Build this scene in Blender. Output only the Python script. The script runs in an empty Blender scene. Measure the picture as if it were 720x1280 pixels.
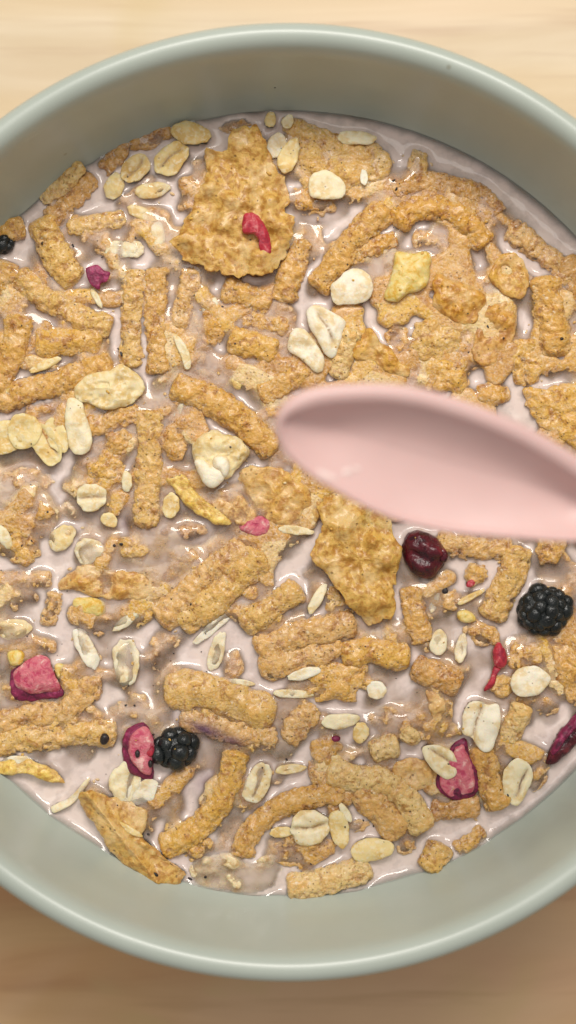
import bpy, math, random
import numpy as np
from mathutils import Vector
from mathutils.bvhtree import BVHTree

# ------------------------------------------------------------------ camera, world, lamps, exposure
scene = bpy.context.scene
COL = scene.collection
RIM_Z, MILK_Z = 0.060, 0.038          # metres above the table
CAM_Z = RIM_Z + 0.26
HALF = 0.30924                        # tan(half vertical field of view)
cam_data = bpy.data.cameras.new("camera")
cam = bpy.data.objects.new("camera", cam_data)
COL.objects.link(cam)
cam.location = (0, 0, CAM_Z)
cam.rotation_euler = (0, 0, 0)
cam_data.sensor_fit = 'VERTICAL'
cam_data.sensor_height = 24.0
cam_data.lens = 12.0 / HALF
cam_data.clip_start, cam_data.clip_end = 0.005, 50
cam_data.dof.use_dof = True
cam_data.dof.focus_distance = CAM_Z - MILK_Z - 0.002
cam_data.dof.aperture_fstop = 7.2
scene.camera = cam

world = bpy.data.worlds.new("World")
scene.world = world
world.use_nodes = True
bg = world.node_tree.nodes["Background"]
bg.inputs[0].default_value = (1.0, 0.95, 0.89, 1)
bg.inputs[1].default_value = 0.34

def area_lamp(name, loc, target, size, power, color):
    d = bpy.data.lights.new(name, 'AREA')
    d.shape = 'RECTANGLE'
    d.size, d.size_y = size
    d.energy = power
    d.color = color
    o = bpy.data.objects.new(name, d)
    COL.objects.link(o)
    o.location = loc
    o.rotation_euler = (Vector(target) - Vector(loc)).to_track_quat('-Z', 'Y').to_euler()
    return o

area_lamp("window_light", (0.05, 0.38, 0.58), (0, 0, 0.04), (0.40, 0.15), 3.0, (1.0, 0.95, 0.875))
area_lamp("overhead_fill", (-0.05, 0.34, 0.80), (0, 0.02, 0.04), (0.75, 0.60), 2.8, (1.0, 0.97, 0.93))  # unseen soft lamp added overhead to fill and soften the shadows

scene.view_settings.view_transform = 'Standard'
scene.view_settings.look = 'None'
scene.view_settings.exposure = -0.08
scene.view_settings.gamma = 1.0
scene.cycles.use_denoising = True
scene.cycles.max_bounces = 8
scene.cycles.transparent_max_bounces = 12

# ------------------------------------------------------------------ helpers
MM = 0.001
def at(px, py, zmm=0.0):
    """Point of the place seen at a pixel of the 720x1280 photograph, zmm above the milk level (metres)."""
    z = MILK_Z + zmm * MM
    k = (CAM_Z - z) * HALF / 640.0
    return np.array([(px - 360.0) * k, (640.0 - py) * k, z])

PXMM = (CAM_Z - MILK_Z) * HALF / 640.0 / MM      # mm per pixel at the milk

def _hash(ix, iy, iz, s):
    h = (ix * 374761393 + iy * 668265263 + iz * 2147483647 + s * 1274126177) & 0xFFFFFFFF
    h = ((h ^ (h >> 13)) * 1274126177) & 0xFFFFFFFF
    h = ((h ^ (h >> 15)) * 2246822519) & 0xFFFFFFFF
    return (h ^ (h >> 16)) & 0xFFFFFFFF

def vnoise(p, s=0):
    """Smooth value noise in -1..1 of points (n,3)."""
    i = np.floor(p).astype(np.int64)
    f = p - i
    f = f * f * f * (f * (f * 6 - 15) + 10)
    out = np.zeros(len(p))
    for dx in (0, 1):
        wx = f[:, 0] if dx else 1 - f[:, 0]
        for dy in (0, 1):
            wy = f[:, 1] if dy else 1 - f[:, 1]
            for dz in (0, 1):
                wz = f[:, 2] if dz else 1 - f[:, 2]
                out += wx * wy * wz * (_hash(i[:, 0] + dx, i[:, 1] + dy, i[:, 2] + dz, s) / 2147483647.5 - 1)
    return out

def fbm(p, s=0, octv=3):
    o, a, t = 0, 1.0, 0
    for k in range(octv):
        o = o + a * vnoise(p * (2.03 ** k) + 17.3 * k, s + k)
        t += a
        a *= 0.5
    return o / t * 1.6

def worley(p, s=0):
    """Distance to the nearest of one jittered point per unit cell."""
    i = np.floor(p).astype(np.int64)
    best = np.full(len(p), 9.0)
    for dx in (-1, 0, 1):
        for dy in (-1, 0, 1):
            for dz in (-1, 0, 1):
                c = i + np.array([dx, dy, dz])
                q = np.stack([c[:, k] + _hash(c[:, 0], c[:, 1], c[:, 2], s + 31 * (k + 1)) / 4294967296.0 for k in range(3)], 1)
                best = np.minimum(best, ((q - p) ** 2).sum(1))
    return np.sqrt(best)

def sstep(a, b, x):
    t = np.clip((x - a) / (b - a), 0, 1)
    return t * t * (3 - 2 * t)

def normals(v, quads):
    n = np.zeros_like(v)
    a, b, c, d = (v[quads[:, k]] for k in range(4))
    fn = np.cross(c - a, d - b)
    for k in range(4):
        np.add.at(n, quads[:, k], fn)
    l = np.linalg.norm(n, axis=1)
    l[l == 0] = 1
    return n / l[:, None]

HEIGHT = []          # (verts, quads) of everything that lies in the milk: used to shape the milk round it

def mesh_object(name, v, quads, mat, origin=None, parent=None, heights=True, smooth=True):
    """One mesh object; v in world metres, origin moves to the given point."""
    if origin is None:
        origin = v.mean(0)
    me = bpy.data.meshes.new(name)
    lv = v - origin
    q = np.asarray(quads, dtype=np.int64)
    faces = [tuple(dict.fromkeys(f)) for f in q.tolist()]
    me.from_pydata(lv.tolist(), [], faces)
    if smooth:
        me.polygons.foreach_set("use_smooth", [True] * len(me.polygons))
    me.materials.append(mat)
    o = bpy.data.objects.new(name, me)
    COL.objects.link(o)
    o.location = origin
    if parent is not None:
        o.parent = parent
        o.location = origin - np.array(parent.location)
    if heights:
        HEIGHT.append((v, faces))
    return o

def tag(o, label, cat, group=None, kind=None):
    if label: o['label'] = label
    if cat: o['category'] = cat
    if group: o['group'] = group
    if kind: o['kind'] = kind
    return o

def empty(name, loc):
    o = bpy.data.objects.new(name, None)
    COL.objects.link(o)
    o.location = loc
    o.empty_display_size = 0.005
    return o

def catmull(pts, n, closed=False):
    P = np.asarray(pts, float)
    if closed:
        Q = np.vstack([P[-1], P, P[0], P[1]])
    else:
        Q = np.vstack([2 * P[0] - P[1], P, 2 * P[-1] - P[-2]])
    m = len(Q) - 3
    out = []
    for k in range(m):
        t = np.linspace(0, 1, 24, endpoint=False)[:, None]
        a, b, c, d = Q[k:k + 4]
        out.append(0.5 * (2 * b + (c - a) * t + (2 * a - 5 * b + 4 * c - d) * t ** 2 + (3 * b - a - 3 * c + d) * t ** 3))
    out = np.vstack(out + [Q[-2][None]])
    seg = np.r_[0, np.cumsum(np.linalg.norm(np.diff(out, axis=0), axis=1))]
    s = np.linspace(0, seg[-1], n + 1 if closed else n)
    r = np.stack([np.interp(s, seg, out[:, k]) for k in range(out.shape[1])], 1)
    return r[:-1] if closed else r

# ------------------------------------------------------------------ materials
def new_mat(name):
    m = bpy.data.materials.new(name)
    m.use_nodes = True
    nt = m.node_tree
    return m, nt, nt.nodes["Principled BSDF"]

def N(nt, kind, **kw):
    n = nt.nodes.new(kind)
    for k, v in kw.items():
        setattr(n, k, v)
    return n

def val(nt, sock, v):
    """Link a socket or set a value."""
    if hasattr(v, 'is_linked') or hasattr(v, 'links'):
        return v
    sock.default_value = v

def L(nt, a, b):
    nt.links.new(a, b)

def math_node(nt, op, a, b=None, clamp=False):
    n = N(nt, 'ShaderNodeMath', operation=op, use_clamp=clamp)
    for i, x in enumerate((a, b)):
        if x is None: continue
        if isinstance(x, (int, float)): n.inputs[i].default_value = x
        else: L(nt, x, n.inputs[i])
    return n.outputs[0]

def mix_color(nt, fac, a, b, blend='MIX'):
    n = N(nt, 'ShaderNodeMix', data_type='RGBA', blend_type=blend)
    for s, x in ((n.inputs[0], fac), (n.inputs[6], a), (n.inputs[7], b)):
        if isinstance(x, (int, float)): s.default_value = x
        elif isinstance(x, tuple): s.default_value = x if len(x) == 4 else (*x, 1)
        else: L(nt, x, s)
    return n.outputs[2]

def map_range(nt, x, a, b, c=0.0, d=1.0):
    n = N(nt, 'ShaderNodeMapRange')
    n.interpolation_type = 'SMOOTHSTEP'
    L(nt, x, n.inputs[0])
    for i, y in enumerate((a, b, c, d)): n.inputs[i + 1].default_value = y
    return n.outputs[0]

def coords(nt):
    """Object coordinates in millimetres, shifted by a random amount per object."""
    tc = N(nt, 'ShaderNodeTexCoord')
    oi = N(nt, 'ShaderNodeObjectInfo')
    sc = N(nt, 'ShaderNodeVectorMath', operation='SCALE')
    L(nt, tc.outputs['Object'], sc.inputs[0]); sc.inputs[3].default_value = 1000
    ad = N(nt, 'ShaderNodeVectorMath', operation='ADD')
    mu = math_node(nt, 'MULTIPLY', oi.outputs['Random'], 300.0)
    L(nt, sc.outputs[0], ad.inputs[0]); L(nt, mu, ad.inputs[1])
    return ad.outputs[0], oi

def noise(nt, vec, scale, detail=3, rough=0.55, dist=0.0):
    n = N(nt, 'ShaderNodeTexNoise')
    L(nt, vec, n.inputs['Vector'])
    n.inputs['Scale'].default_value = scale
    n.inputs['Detail'].default_value = detail
    n.inputs['Roughness'].default_value = rough
    n.inputs['Distortion'].default_value = dist
    return n.outputs['Fac']

def voronoi(nt, vec, scale, feature='F1', rand=1.0):
    n = N(nt, 'ShaderNodeTexVoronoi', feature=feature)
    L(nt, vec, n.inputs['Vector'])
    n.inputs['Scale'].default_value = scale
    n.inputs['Randomness'].default_value = rand
    return n.outputs['Distance'], n.outputs.get('Color')

SOAKED = (0.88, 0.66, 0.44)
def milk_line(nt, top=2.2, low=0.1):
    """1 at the milk level, falling to 0 some millimetres above it: how far milk has soaked up."""
    g = N(nt, 'ShaderNodeNewGeometry')
    sp = N(nt, 'ShaderNodeSeparateXYZ')
    L(nt, g.outputs['Position'], sp.inputs[0])
    return map_range(nt, sp.outputs['Z'], MILK_Z + low * MM, MILK_Z + top * MM, 1.0, 0.0)

def bump(nt, bsdf, h, dist_mm, strength=1.0):
    b = N(nt, 'ShaderNodeBump')
    b.inputs['Strength'].default_value = strength
    b.inputs['Distance'].default_value = dist_mm * MM
    L(nt, h, b.inputs['Height'])
    L(nt, b.outputs[0], bsdf.inputs['Normal'])

def sss(bsdf, w, r, scale):
    bsdf.inputs['Subsurface Weight'].default_value = w
    bsdf.inputs['Subsurface Radius'].default_value = r
    bsdf.inputs['Subsurface Scale'].default_value = scale * MM

MILKC = (0.84, 0.66, 0.52)

def bran_material(mush=False):
    m, nt, b = new_mat("toasted bran")
    v, oi = coords(nt)
    c = oi.outputs['Color']
    big = noise(nt, v, 0.33, 3, 0.6)
    mid = noise(nt, v, 1.3, 4, 0.62, 0.4)
    fine = noise(nt, v, 5.0, 3, 0.6)
    d1, _ = voronoi(nt, v, 1.9)
    if mush:
        _, cellc = voronoi(nt, v, 0.16)
        sp = N(nt, 'ShaderNodeSeparateColor'); L(nt, cellc, sp.inputs[0])
        c = mix_color(nt, map_range(nt, sp.outputs[0], 0.35, 0.65), c, (0.60, 0.30, 0.045))
        c = mix_color(nt, map_range(nt, sp.outputs[1], 0.70, 0.85), c, (0.76, 0.45, 0.05))
        c = mix_color(nt, map_range(nt, sp.outputs[2], 0.78, 0.9), c, (0.82, 0.60, 0.26))
    blot = noise(nt, v, 0.55, 5, 0.68, 0.5)
    streak = noise(nt, v, 1.0, 3, 0.6, 2.2)
    dark = mix_color(nt, 1.0, c, (0.80, 0.68, 0.52) if mush else (0.60, 0.42, 0.24), 'MULTIPLY')
    rich = mix_color(nt, 0.6, c, (0.74, 0.40, 0.085))
    pale = mix_color(nt, 0.42, c, (0.86, 0.64, 0.38))
    col = mix_color(nt, map_range(nt, blot, 0.36, 0.52), dark, c)
    col = mix_color(nt, map_range(nt, big, 0.50, 0.62), col, rich)
    col = mix_color(nt, map_range(nt, blot, 0.54, 0.66, 0, 0.85), col, pale)
    # pale husk flecks, in places only
    d2, _ = voronoi(nt, v, 0.95)
    fl = math_node(nt, 'MULTIPLY', map_range(nt, d2, 0.14, 0.36, 1, 0), map_range(nt, streak, 0.48, 0.62))
    col = mix_color(nt, math_node(nt, 'MULTIPLY', fl, 0.8), col, (0.86, 0.71, 0.48))
    # deep little pores, in places only
    d3, _ = voronoi(nt, v, 1.25)
    pore = math_node(nt, 'MULTIPLY', map_range(nt, d3, 0.08, 0.24, 1, 0), map_range(nt, big, 0.42, 0.56, 1, 0))
    col = mix_color(nt, math_node(nt, 'MULTIPLY', pore, 0.8), col, (0.17, 0.075, 0.022))
    soak = math_node(nt, 'MULTIPLY', milk_line(nt, 2.8), map_range(nt, streak, 0.40, 0.62, 0.05, 0.75))
    edge = math_node(nt, 'MULTIPLY', milk_line(nt, 1.0), map_range(nt, blot, 0.35, 0.6, 0.2, 0.6))
    soak = math_node(nt, 'MAXIMUM', soak, edge)
    col = mix_color(nt, math_node(nt, 'MULTIPLY', soak, 0.66), col, MILKC)
    col = mix_color(nt, math_node(nt, 'MULTIPLY', milk_line(nt, 0.25, -0.5), 0.55), col, SOAKED)
    juice = N(nt, 'ShaderNodeAttribute'); juice.attribute_name = "juice"
    col = mix_color(nt, math_node(nt, 'MULTIPLY', juice.outputs['Fac'], map_range(nt, blot, 0.3, 0.55, 0.6, 1.0)), col, (0.17, 0.075, 0.135))
    L(nt, col, b.inputs['Base Color'])
    rg = map_range(nt, fine, 0.3, 0.7, 0.34, 0.60)
    L(nt, math_node(nt, 'SUBTRACT', rg, math_node(nt, 'MULTIPLY', soak, 0.22)), b.inputs['Roughness'])
    b.inputs['Specular IOR Level'].default_value = 0.5
    sss(b, 0.25, (1.0, 0.55, 0.25), 0.8)
    h = math_node(nt, 'ADD', math_node(nt, 'MULTIPLY', fine, 0.7), math_node(nt, 'MULTIPLY', d1, 0.8))
    h = math_node(nt, 'SUBTRACT', h, math_node(nt, 'MULTIPLY', pore, 0.9))
    b.inputs['Coat Weight'].default_value = 0.4
    b.inputs['Coat Roughness'].default_value = 0.2
    bump(nt, b, h, 0.26, 0.8)
    return m

def flake_material():
    m, nt, b = new_mat("toasted flake")
    v, oi = coords(nt)
    c = oi.outputs['Color']
    big = noise(nt, v, 0.22, 3, 0.6)
    mid = noise(nt, v, 0.85, 5, 0.62, 0.3)
    fine = noise(nt, v, 4.2, 3, 0.6)
    dark = mix_color(nt, 1.0, c, (0.66, 0.50, 0.30), 'MULTIPLY')
    pale = mix_color(nt, 0.5, c, (0.80, 0.60, 0.32))
    col = mix_color(nt, map_range(nt, mid, 0.38, 0.58), dark, c)
    col = mix_color(nt, map_range(nt, big, 0.48, 0.68), col, pale)
    d2, _ = voronoi(nt, v, 0.62)
    spot = math_node(nt, 'MULTIPLY', map_range(nt, d2, 0.06, 0.20, 1, 0), map_range(nt, mid, 0.40, 0.62))
    col = mix_color(nt, math_node(nt, 'MULTIPLY', spot, 0.8), col, (0.20, 0.09, 0.025))
    soak = math_node(nt, 'MULTIPLY', milk_line(nt, 2.2), map_range(nt, mid, 0.30, 0.72, 0.2, 0.8))
    edge = math_node(nt, 'MULTIPLY', milk_line(nt, 0.9), 0.8)
    col = mix_color(nt, math_node(nt, 'MULTIPLY', math_node(nt, 'MAXIMUM', soak, edge), 0.65), col, MILKC)
    col = mix_color(nt, math_node(nt, 'MULTIPLY', milk_line(nt, 0.25, -0.5), 0.6), col, SOAKED)
    L(nt, col, b.inputs['Base Color'])
    L(nt, map_range(nt, fine, 0.3, 0.7, 0.30, 0.55), b.inputs['Roughness'])
    sss(b, 0.3, (1.0, 0.5, 0.18), 1.0)
    d1, _ = voronoi(nt, v, 1.1)
    h = math_node(nt, 'ADD', math_node(nt, 'MULTIPLY', fine, 0.45), math_node(nt, 'MULTIPLY', d1, 0.5))
    h = math_node(nt, 'ADD', h, math_node(nt, 'MULTIPLY', mid, 0.8))
    h = math_node(nt, 'SUBTRACT', h, math_node(nt, 'MULTIPLY', spot, 0.7))
    b.inputs['Coat Weight'].default_value = 0.4
    b.inputs['Coat Roughness'].default_value = 0.22
    bump(nt, b, h, 0.34, 0.8)
    return m

def oat_material():
    m, nt, b = new_mat("rolled oat")
    v, oi = coords(nt)
    c = oi.outputs['Color']
    big = noise(nt, v, 0.35, 3, 0.55)
    mid = noise(nt, v, 1.4, 4, 0.6, 0.6)
    fine = noise(nt, v, 6.0, 3, 0.6)
    dark = mix_color(nt, 1.0, c, (0.86, 0.74, 0.52), 'MULTIPLY')
    pale = mix_color(nt, 0.6, c, (0.88, 0.80, 0.64))
    col = mix_color(nt, map_range(nt, big, 0.36, 0.58), dark, c)
    col = mix_color(nt, map_range(nt, mid, 0.46, 0.66, 0, 0.8), col, pale)
    d3, _ = voronoi(nt, v, 0.45)
    col = mix_color(nt, map_range(nt, d3, 0.04, 0.09, 0.7, 0), col, (0.30, 0.17, 0.07))
    # the crease and rim of the flattened grain keep brown bran in them
    at_ = N(nt, 'ShaderNodeAttribute'); at_.attribute_name = "crease"
    col = mix_color(nt, math_node(nt, 'MULTIPLY', at_.outputs['Fac'], map_range(nt, mid, 0.3, 0.6, 0.55, 1.0)), col, (0.36, 0.20, 0.075))
    soak = milk_line(nt, 1.3)
    col = mix_color(nt, math_node(nt, 'MULTIPLY', soak, 0.35), col, (0.72, 0.62, 0.56))
    L(nt, col, b.inputs['Base Color'])
    b.inputs['Roughness'].default_value = 0.42
    sss(b, 0.35, (1.0, 0.7, 0.4), 0.9)
    h = math_node(nt, 'ADD', math_node(nt, 'MULTIPLY', fine, 0.4), math_node(nt, 'MULTIPLY', mid, 0.8))
    bump(nt, b, h, 0.22, 0.8)
    return m

def fruit_material(name, base, deep, light, rough=0.3, bumpmm=0.25, scale=1.0, w=0.3):
    m, nt, b = new_mat(name)
    v, oi = coords(nt)
    mid = noise(nt, v, 0.7 * scale, 4, 0.6, 0.5)
    fine = noise(nt, v, 3.0 * scale, 3, 0.6)
    col = mix_color(nt, map_range(nt, mid, 0.36, 0.52), deep, base)
    col = mix_color(nt, map_range(nt, mid, 0.54, 0.70), col, light)
    L(nt, col, b.inputs['Base Color'])
    L(nt, map_range(nt, fine, 0.3, 0.7, rough * 0.7, rough * 1.4), b.inputs['Roughness'])
    if w: sss(b, w, (1.0, 0.35, 0.3), 0.8)
    h = math_node(nt, 'ADD', math_node(nt, 'MULTIPLY', fine, 0.5), mid)
    bump(nt, b, h, bumpmm, 0.8)
    return m

def ceramic_material():
    m, nt, b = new_mat("sage glaze")
    tc = N(nt, 'ShaderNodeTexCoord')
    n = noise(nt, tc.outputs['Object'], 45, 4, 0.6)
    col = mix_color(nt, map_range(nt, n, 0.35, 0.65), (0.415, 0.460, 0.408, 1), (0.435, 0.480, 0.428, 1))
    n2 = N(nt, 'ShaderNodeTexVoronoi', feature='F1'); L(nt, tc.outputs['Object'], n2.inputs['Vector']); n2.inputs['Scale'].default_value = 90
    col = mix_color(nt, map_range(nt, n2.outputs['Distance'], 0.02, 0.05, 0.6, 0), col, (0.25, 0.24, 0.17))
    L(nt, col, b.inputs['Base Color'])
    b.inputs['Roughness'].default_value = 0.32
    b.inputs['Coat Weight'].default_value = 0.2
    b.inputs['Coat Roughness'].default_value = 0.25
    n3 = noise(nt, tc.outputs['Object'], 120, 2, 0.5)
    bump(nt, b, n3, 0.12, 0.25)
    return m

def wood_material():
    m, nt, b = new_mat("pale oiled wood")
    tc = N(nt, 'ShaderNodeTexCoord')
    mp = N(nt, 'ShaderNodeMapping')
    mp.inputs['Scale'].default_value = (6, 38, 6)
    mp.inputs['Rotation'].default_value = (0, 0, math.radians(-7))
    L(nt, tc.outputs['Object'], mp.inputs[0])
    big = noise(nt, tc.outputs['Object'], 9, 3, 0.5, 1.0)
    g = noise(nt, mp.outputs[0], 1.0, 5, 0.6, 1.4)
    mp2 = N(nt, 'ShaderNodeMapping'); mp2.inputs['Scale'].default_value = (14, 220, 14)
    mp2.inputs['Rotation'].default_value = (0, 0, math.radians(-7))
    L(nt, tc.outputs['Object'], mp2.inputs[0])
    g2 = noise(nt, mp2.outputs[0], 1.0, 3, 0.6)
    w = N(nt, 'ShaderNodeTexWave', wave_type='BANDS', bands_direction='Y')
    mp3 = N(nt, 'ShaderNodeMapping'); mp3.inputs['Rotation'].default_value = (0, 0, math.radians(-9)); mp3.inputs['Scale'].default_value = (0.35, 1, 1)
    L(nt, tc.outputs['Object'], mp3.inputs[0]); L(nt, mp3.outputs[0], w.inputs['Vector'])
    w.inputs['Scale'].default_value = 14; w.inputs['Distortion'].default_value = 9; w.inputs['Detail'].default_value = 2; w.inputs['Detail Scale'].default_value = 0.8
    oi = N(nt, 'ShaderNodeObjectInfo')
    pale_a = mix_color(nt, oi.outputs['Color'], (0.46, 0.220, 0.080), (0.62, 0.48, 0.30))  # object colour sets each table half's painted light falloff
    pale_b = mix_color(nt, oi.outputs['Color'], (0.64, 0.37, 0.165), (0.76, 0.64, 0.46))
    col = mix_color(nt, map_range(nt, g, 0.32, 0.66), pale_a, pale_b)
    col = mix_color(nt, map_range(nt, w.outputs['Fac'], 0.1, 0.9, 0, 0.35), col, (0.66, 0.46, 0.22))
    col = mix_color(nt, map_range(nt, big, 0.42, 0.66, 0, 0.4), col, (0.80, 0.58, 0.42))
    col = mix_color(nt, map_range(nt, g2, 0.54, 0.72, 0, 0.3), col, (0.36, 0.18, 0.075))
    big2 = noise(nt, tc.outputs['Object'], 17, 2, 0.5, 1.5)
    col = mix_color(nt, map_range(nt, big2, 0.50, 0.64, 0, 0.45), col, (0.60, 0.45, 0.20))
    L(nt, col, b.inputs['Base Color'])
    b.inputs['Roughness'].default_value = 0.45
    bump(nt, b, g2, 0.15, 0.4)
    return m

def spoon_material():
    m, nt, b = new_mat("pink silicone")
    tc = N(nt, 'ShaderNodeTexCoord')
    n = noise(nt, tc.outputs['Object'], 160, 3, 0.6)
    col = mix_color(nt, map_range(nt, n, 0.3, 0.7), (0.69, 0.465, 0.440, 1), (0.71, 0.485, 0.460, 1))
    L(nt, col, b.inputs['Base Color'])
    b.inputs['Roughness'].default_value = 0.36
    sss(b, 0.2, (1.0, 0.5, 0.4), 1.2)
    return m

def milk_material():
    m, nt, b = new_mat("berry tinted milk")
    out = nt.nodes["Material Output"]
    film = N(nt, 'ShaderNodeAttribute'); film.attribute_name = "film"
    stain = N(nt, 'ShaderNodeAttribute'); stain.attribute_name = "stain"
    tc = N(nt, 'ShaderNodeTexCoord')
    n = noise(nt, tc.outputs['Object'], 90, 4, 0.6, 0.5)
    n2 = noise(nt, tc.outputs['Object'], 420, 3, 0.6)
    col = mix_color(nt, map_range(nt, n, 0.35, 0.65), (0.77, 0.645, 0.605, 1), (0.81, 0.68, 0.62, 1))
    col = mix_color(nt, math_node(nt, 'MULTIPLY', stain.outputs['Fac'], map_range(nt, n, 0.25, 0.65, 0.45, 1.0)), col, (0.20, 0.105, 0.165))
    L(nt, col, b.inputs['Base Color'])
    b.inputs['Specular IOR Level'].default_value = 0.0
    b.inputs['Roughness'].default_value = 0.6
    sss(b, 0.12, (1.0, 0.8, 0.65), 0.8)
    tr = N(nt, 'ShaderNodeBsdfTransparent')
    mx = N(nt, 'ShaderNodeMixShader')
    f = math_node(nt, 'MULTIPLY', film.outputs['Fac'], map_range(nt, n2, 0.3, 0.7, 0.85, 1.15), True)
    # thin milk scatters about half of the light on downward, deep milk sends it all back
    tl = N(nt, 'ShaderNodeBsdfTranslucent'); L(nt, col, tl.inputs['Color'])
    body = N(nt, 'ShaderNodeMixShader')
    L(nt, map_range(nt, film.outputs['Fac'], 0.3, 0.9, 0.25, 0.0), body.inputs[0])
    # light spreads sideways in milk, so small waves hardly shade its body: only the wet surface shows them
    gn = N(nt, 'ShaderNodeNewGeometry')
    vm = N(nt, 'ShaderNodeMix', data_type='VECTOR'); vm.inputs[0].default_value = 0.75
    L(nt, gn.outputs['Normal'], vm.inputs[4]); vm.inputs[5].default_value = (0, 0, 1)
    nz = N(nt, 'ShaderNodeVectorMath', operation='NORMALIZE'); L(nt, vm.outputs[1], nz.inputs[0])
    L(nt, nz.outputs[0], b.inputs['Normal'])
    L(nt, b.outputs[0], body.inputs[1]); L(nt, tl.outputs[0], body.inputs[2])
    L(nt, f, mx.inputs[0]); L(nt, tr.outputs[0], mx.inputs[1]); L(nt, body.outputs[0], mx.inputs[2])
    gl = N(nt, 'ShaderNodeBsdfGlossy'); gl.inputs['Roughness'].default_value = 0.05
    fr = N(nt, 'ShaderNodeFresnel'); fr.inputs['IOR'].default_value = 1.58
    bp = N(nt, 'ShaderNodeBump'); bp.inputs['Strength'].default_value = 0.25; bp.inputs['Distance'].default_value = 0.12 * MM
    L(nt, n2, bp.inputs['Height'])
    L(nt, bp.outputs[0], gl.inputs['Normal']); L(nt, bp.outputs[0], fr.inputs['Normal'])
    mx2 = N(nt, 'ShaderNodeMixShader')
    L(nt, fr.outputs[0], mx2.inputs[0]); L(nt, mx.outputs[0], mx2.inputs[1]); L(nt, gl.outputs[0], mx2.inputs[2])
    L(nt, mx2.outputs[0], out.inputs['Surface'])
    return m

M_BRAN, M_FLAKE, M_OAT = bran_material(), flake_material(), oat_material()
M_MUSH = bran_material(True)
M_CERAMIC, M_WOOD, M_SPOON, M_MILK = ceramic_material(), wood_material(), spoon_material(), milk_material()
M_PINK = fruit_material("pink berry flesh", (0.68, 0.19, 0.23), (0.54, 0.06, 0.13), (0.84, 0.50, 0.46), 0.5, 0.5)
M_MAGENTA = fruit_material("magenta berry skin", (0.22, 0.012, 0.065), (0.09, 0.006, 0.030), (0.42, 0.05, 0.15), 0.45, 0.3)
M_SCARLET = fruit_material("scarlet berry skin", (0.50, 0.03, 0.055), (0.33, 0.015, 0.04), (0.70, 0.22, 0.22), 0.45, 0.3)
M_CRANBERRY = fruit_material("dark cranberry skin", (0.085, 0.006, 0.014), (0.03, 0.003, 0.008), (0.17, 0.012, 0.022), 0.2, 0.3, 0.8, 0.0)
M_BLACK = fruit_material("blackberry skin", (0.013, 0.016, 0.017), (0.006, 0.008, 0.008), (0.028, 0.034, 0.034), 0.22, 0.3, 1.0, 0.0)
M_YELLOW = fruit_material("dried yellow fruit", (0.80, 0.62, 0.22), (0.72, 0.44, 0.055), (0.86, 0.74, 0.44), 0.45, 0.25)
M_SEED = fruit_material("dark seed coat", (0.022, 0.014, 0.014), (0.012, 0.008, 0.008), (0.05, 0.03, 0.025), 0.4, 0.1, 2.0, 0.0)

# ------------------------------------------------------------------ table and bowl
def lathe(profile, n):
    """Ring mesh of (r, z) points, ends closed at the axis if r is 0."""
    pr = np.asarray(profile)
    a = np.linspace(0, 2 * math.pi, n, endpoint=False)
    v = np.stack([pr[:, None, 0] * np.cos(a), pr[:, None, 0] * np.sin(a), np.repeat(pr[:, None, 1], n, 1)], 2).reshape(-1, 3)
    i = np.arange(len(pr) - 1)[:, None] * n
    j = np.arange(n)[None]
    k = (j + 1) % n
    q = np.stack([i + j, i + k, i + n + k, i + n + j], 2).reshape(-1, 4)
    return v, q

BOWL = np.array([0.0, 12 * 0.12563 * MM, 0.0])
INNER = catmull([(0.0, 0.0085), (0.020, 0.0088), (0.040, 0.0120), (0.0535, 0.0230), (0.0610, 0.0315), (0.0675, 0.0397), (0.0700, 0.0490), (0.0713, 0.0568)], 60)
def bowl_inner_z(r):
    return np.interp(r, INNER[:, 0], INNER[:, 1])
lip = [(0.0718, 0.0585), (0.0726, 0.0595), (0.0738, 0.0600), (0.0750, 0.0596), (0.0757, 0.0587)]
outer = catmull([(0.0759, 0.0575), (0.0750, 0.0500), (0.0722, 0.0400), (0.0685, 0.0290), (0.0610, 0.0170), (0.0500, 0.0085), (0.0420, 0.0050)], 40)
foot = [(0.0410, 0.0042), (0.0405, 0.0012), (0.0398, 0.0002), (0.0380, 0.0), (0.0366, 0.0006), (0.0360, 0.0030), (0.0, 0.0036)]
bv, bq = lathe(np.vstack([INNER, lip, outer, foot]), 256)
bowl = mesh_object("bowl", bv + BOWL, bq, M_CERAMIC, origin=BOWL, heights=False)
tag(bowl, "pale sage green glazed ceramic bowl full of cereal and milk", "bowl")

t = 0.035
tw, th = 0.55, 0.42
tv, tq = [], []
def slab(x0, x1, y0, y1, z0, z1, c):
    v = [(x0 + c, y0 + c, z1), (x1 - c, y0 + c, z1), (x1 - c, y1 - c, z1), (x0 + c, y1 - c, z1),
         (x0, y0, z1 - c), (x1, y0, z1 - c), (x1, y1, z1 - c), (x0, y1, z1 - c), (x0, y0, z0), (x1, y0, z0), (x1, y1, z0), (x0, y1, z0)]
    q = [(0, 1, 2, 3), (0, 4, 5, 1), (1, 5, 6, 2), (2, 6, 7, 3), (3, 7, 4, 0), (4, 8, 9, 5), (5, 9, 10, 6), (6, 10, 11, 7), (7, 11, 8, 4), (11, 10, 9, 8)]
    return np.array(v, float), np.array(q)
table = empty("table", (0, 0, 0))
tag(table, "pale wooden table top with soft grain under the bowl", "table")
for (y0, y1, tone) in ((0.012, th, 1.0), (-th, 0.0118, 0.0)):  # far half paler, near half browner: light falloff put into the wood colour
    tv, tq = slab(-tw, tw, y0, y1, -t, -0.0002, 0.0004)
    o = mesh_object("falloff_half", tv, tq, M_WOOD, origin=np.zeros(3), heights=False, smooth=False, parent=table)
    o.color = (tone, tone, tone, 1)

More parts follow.
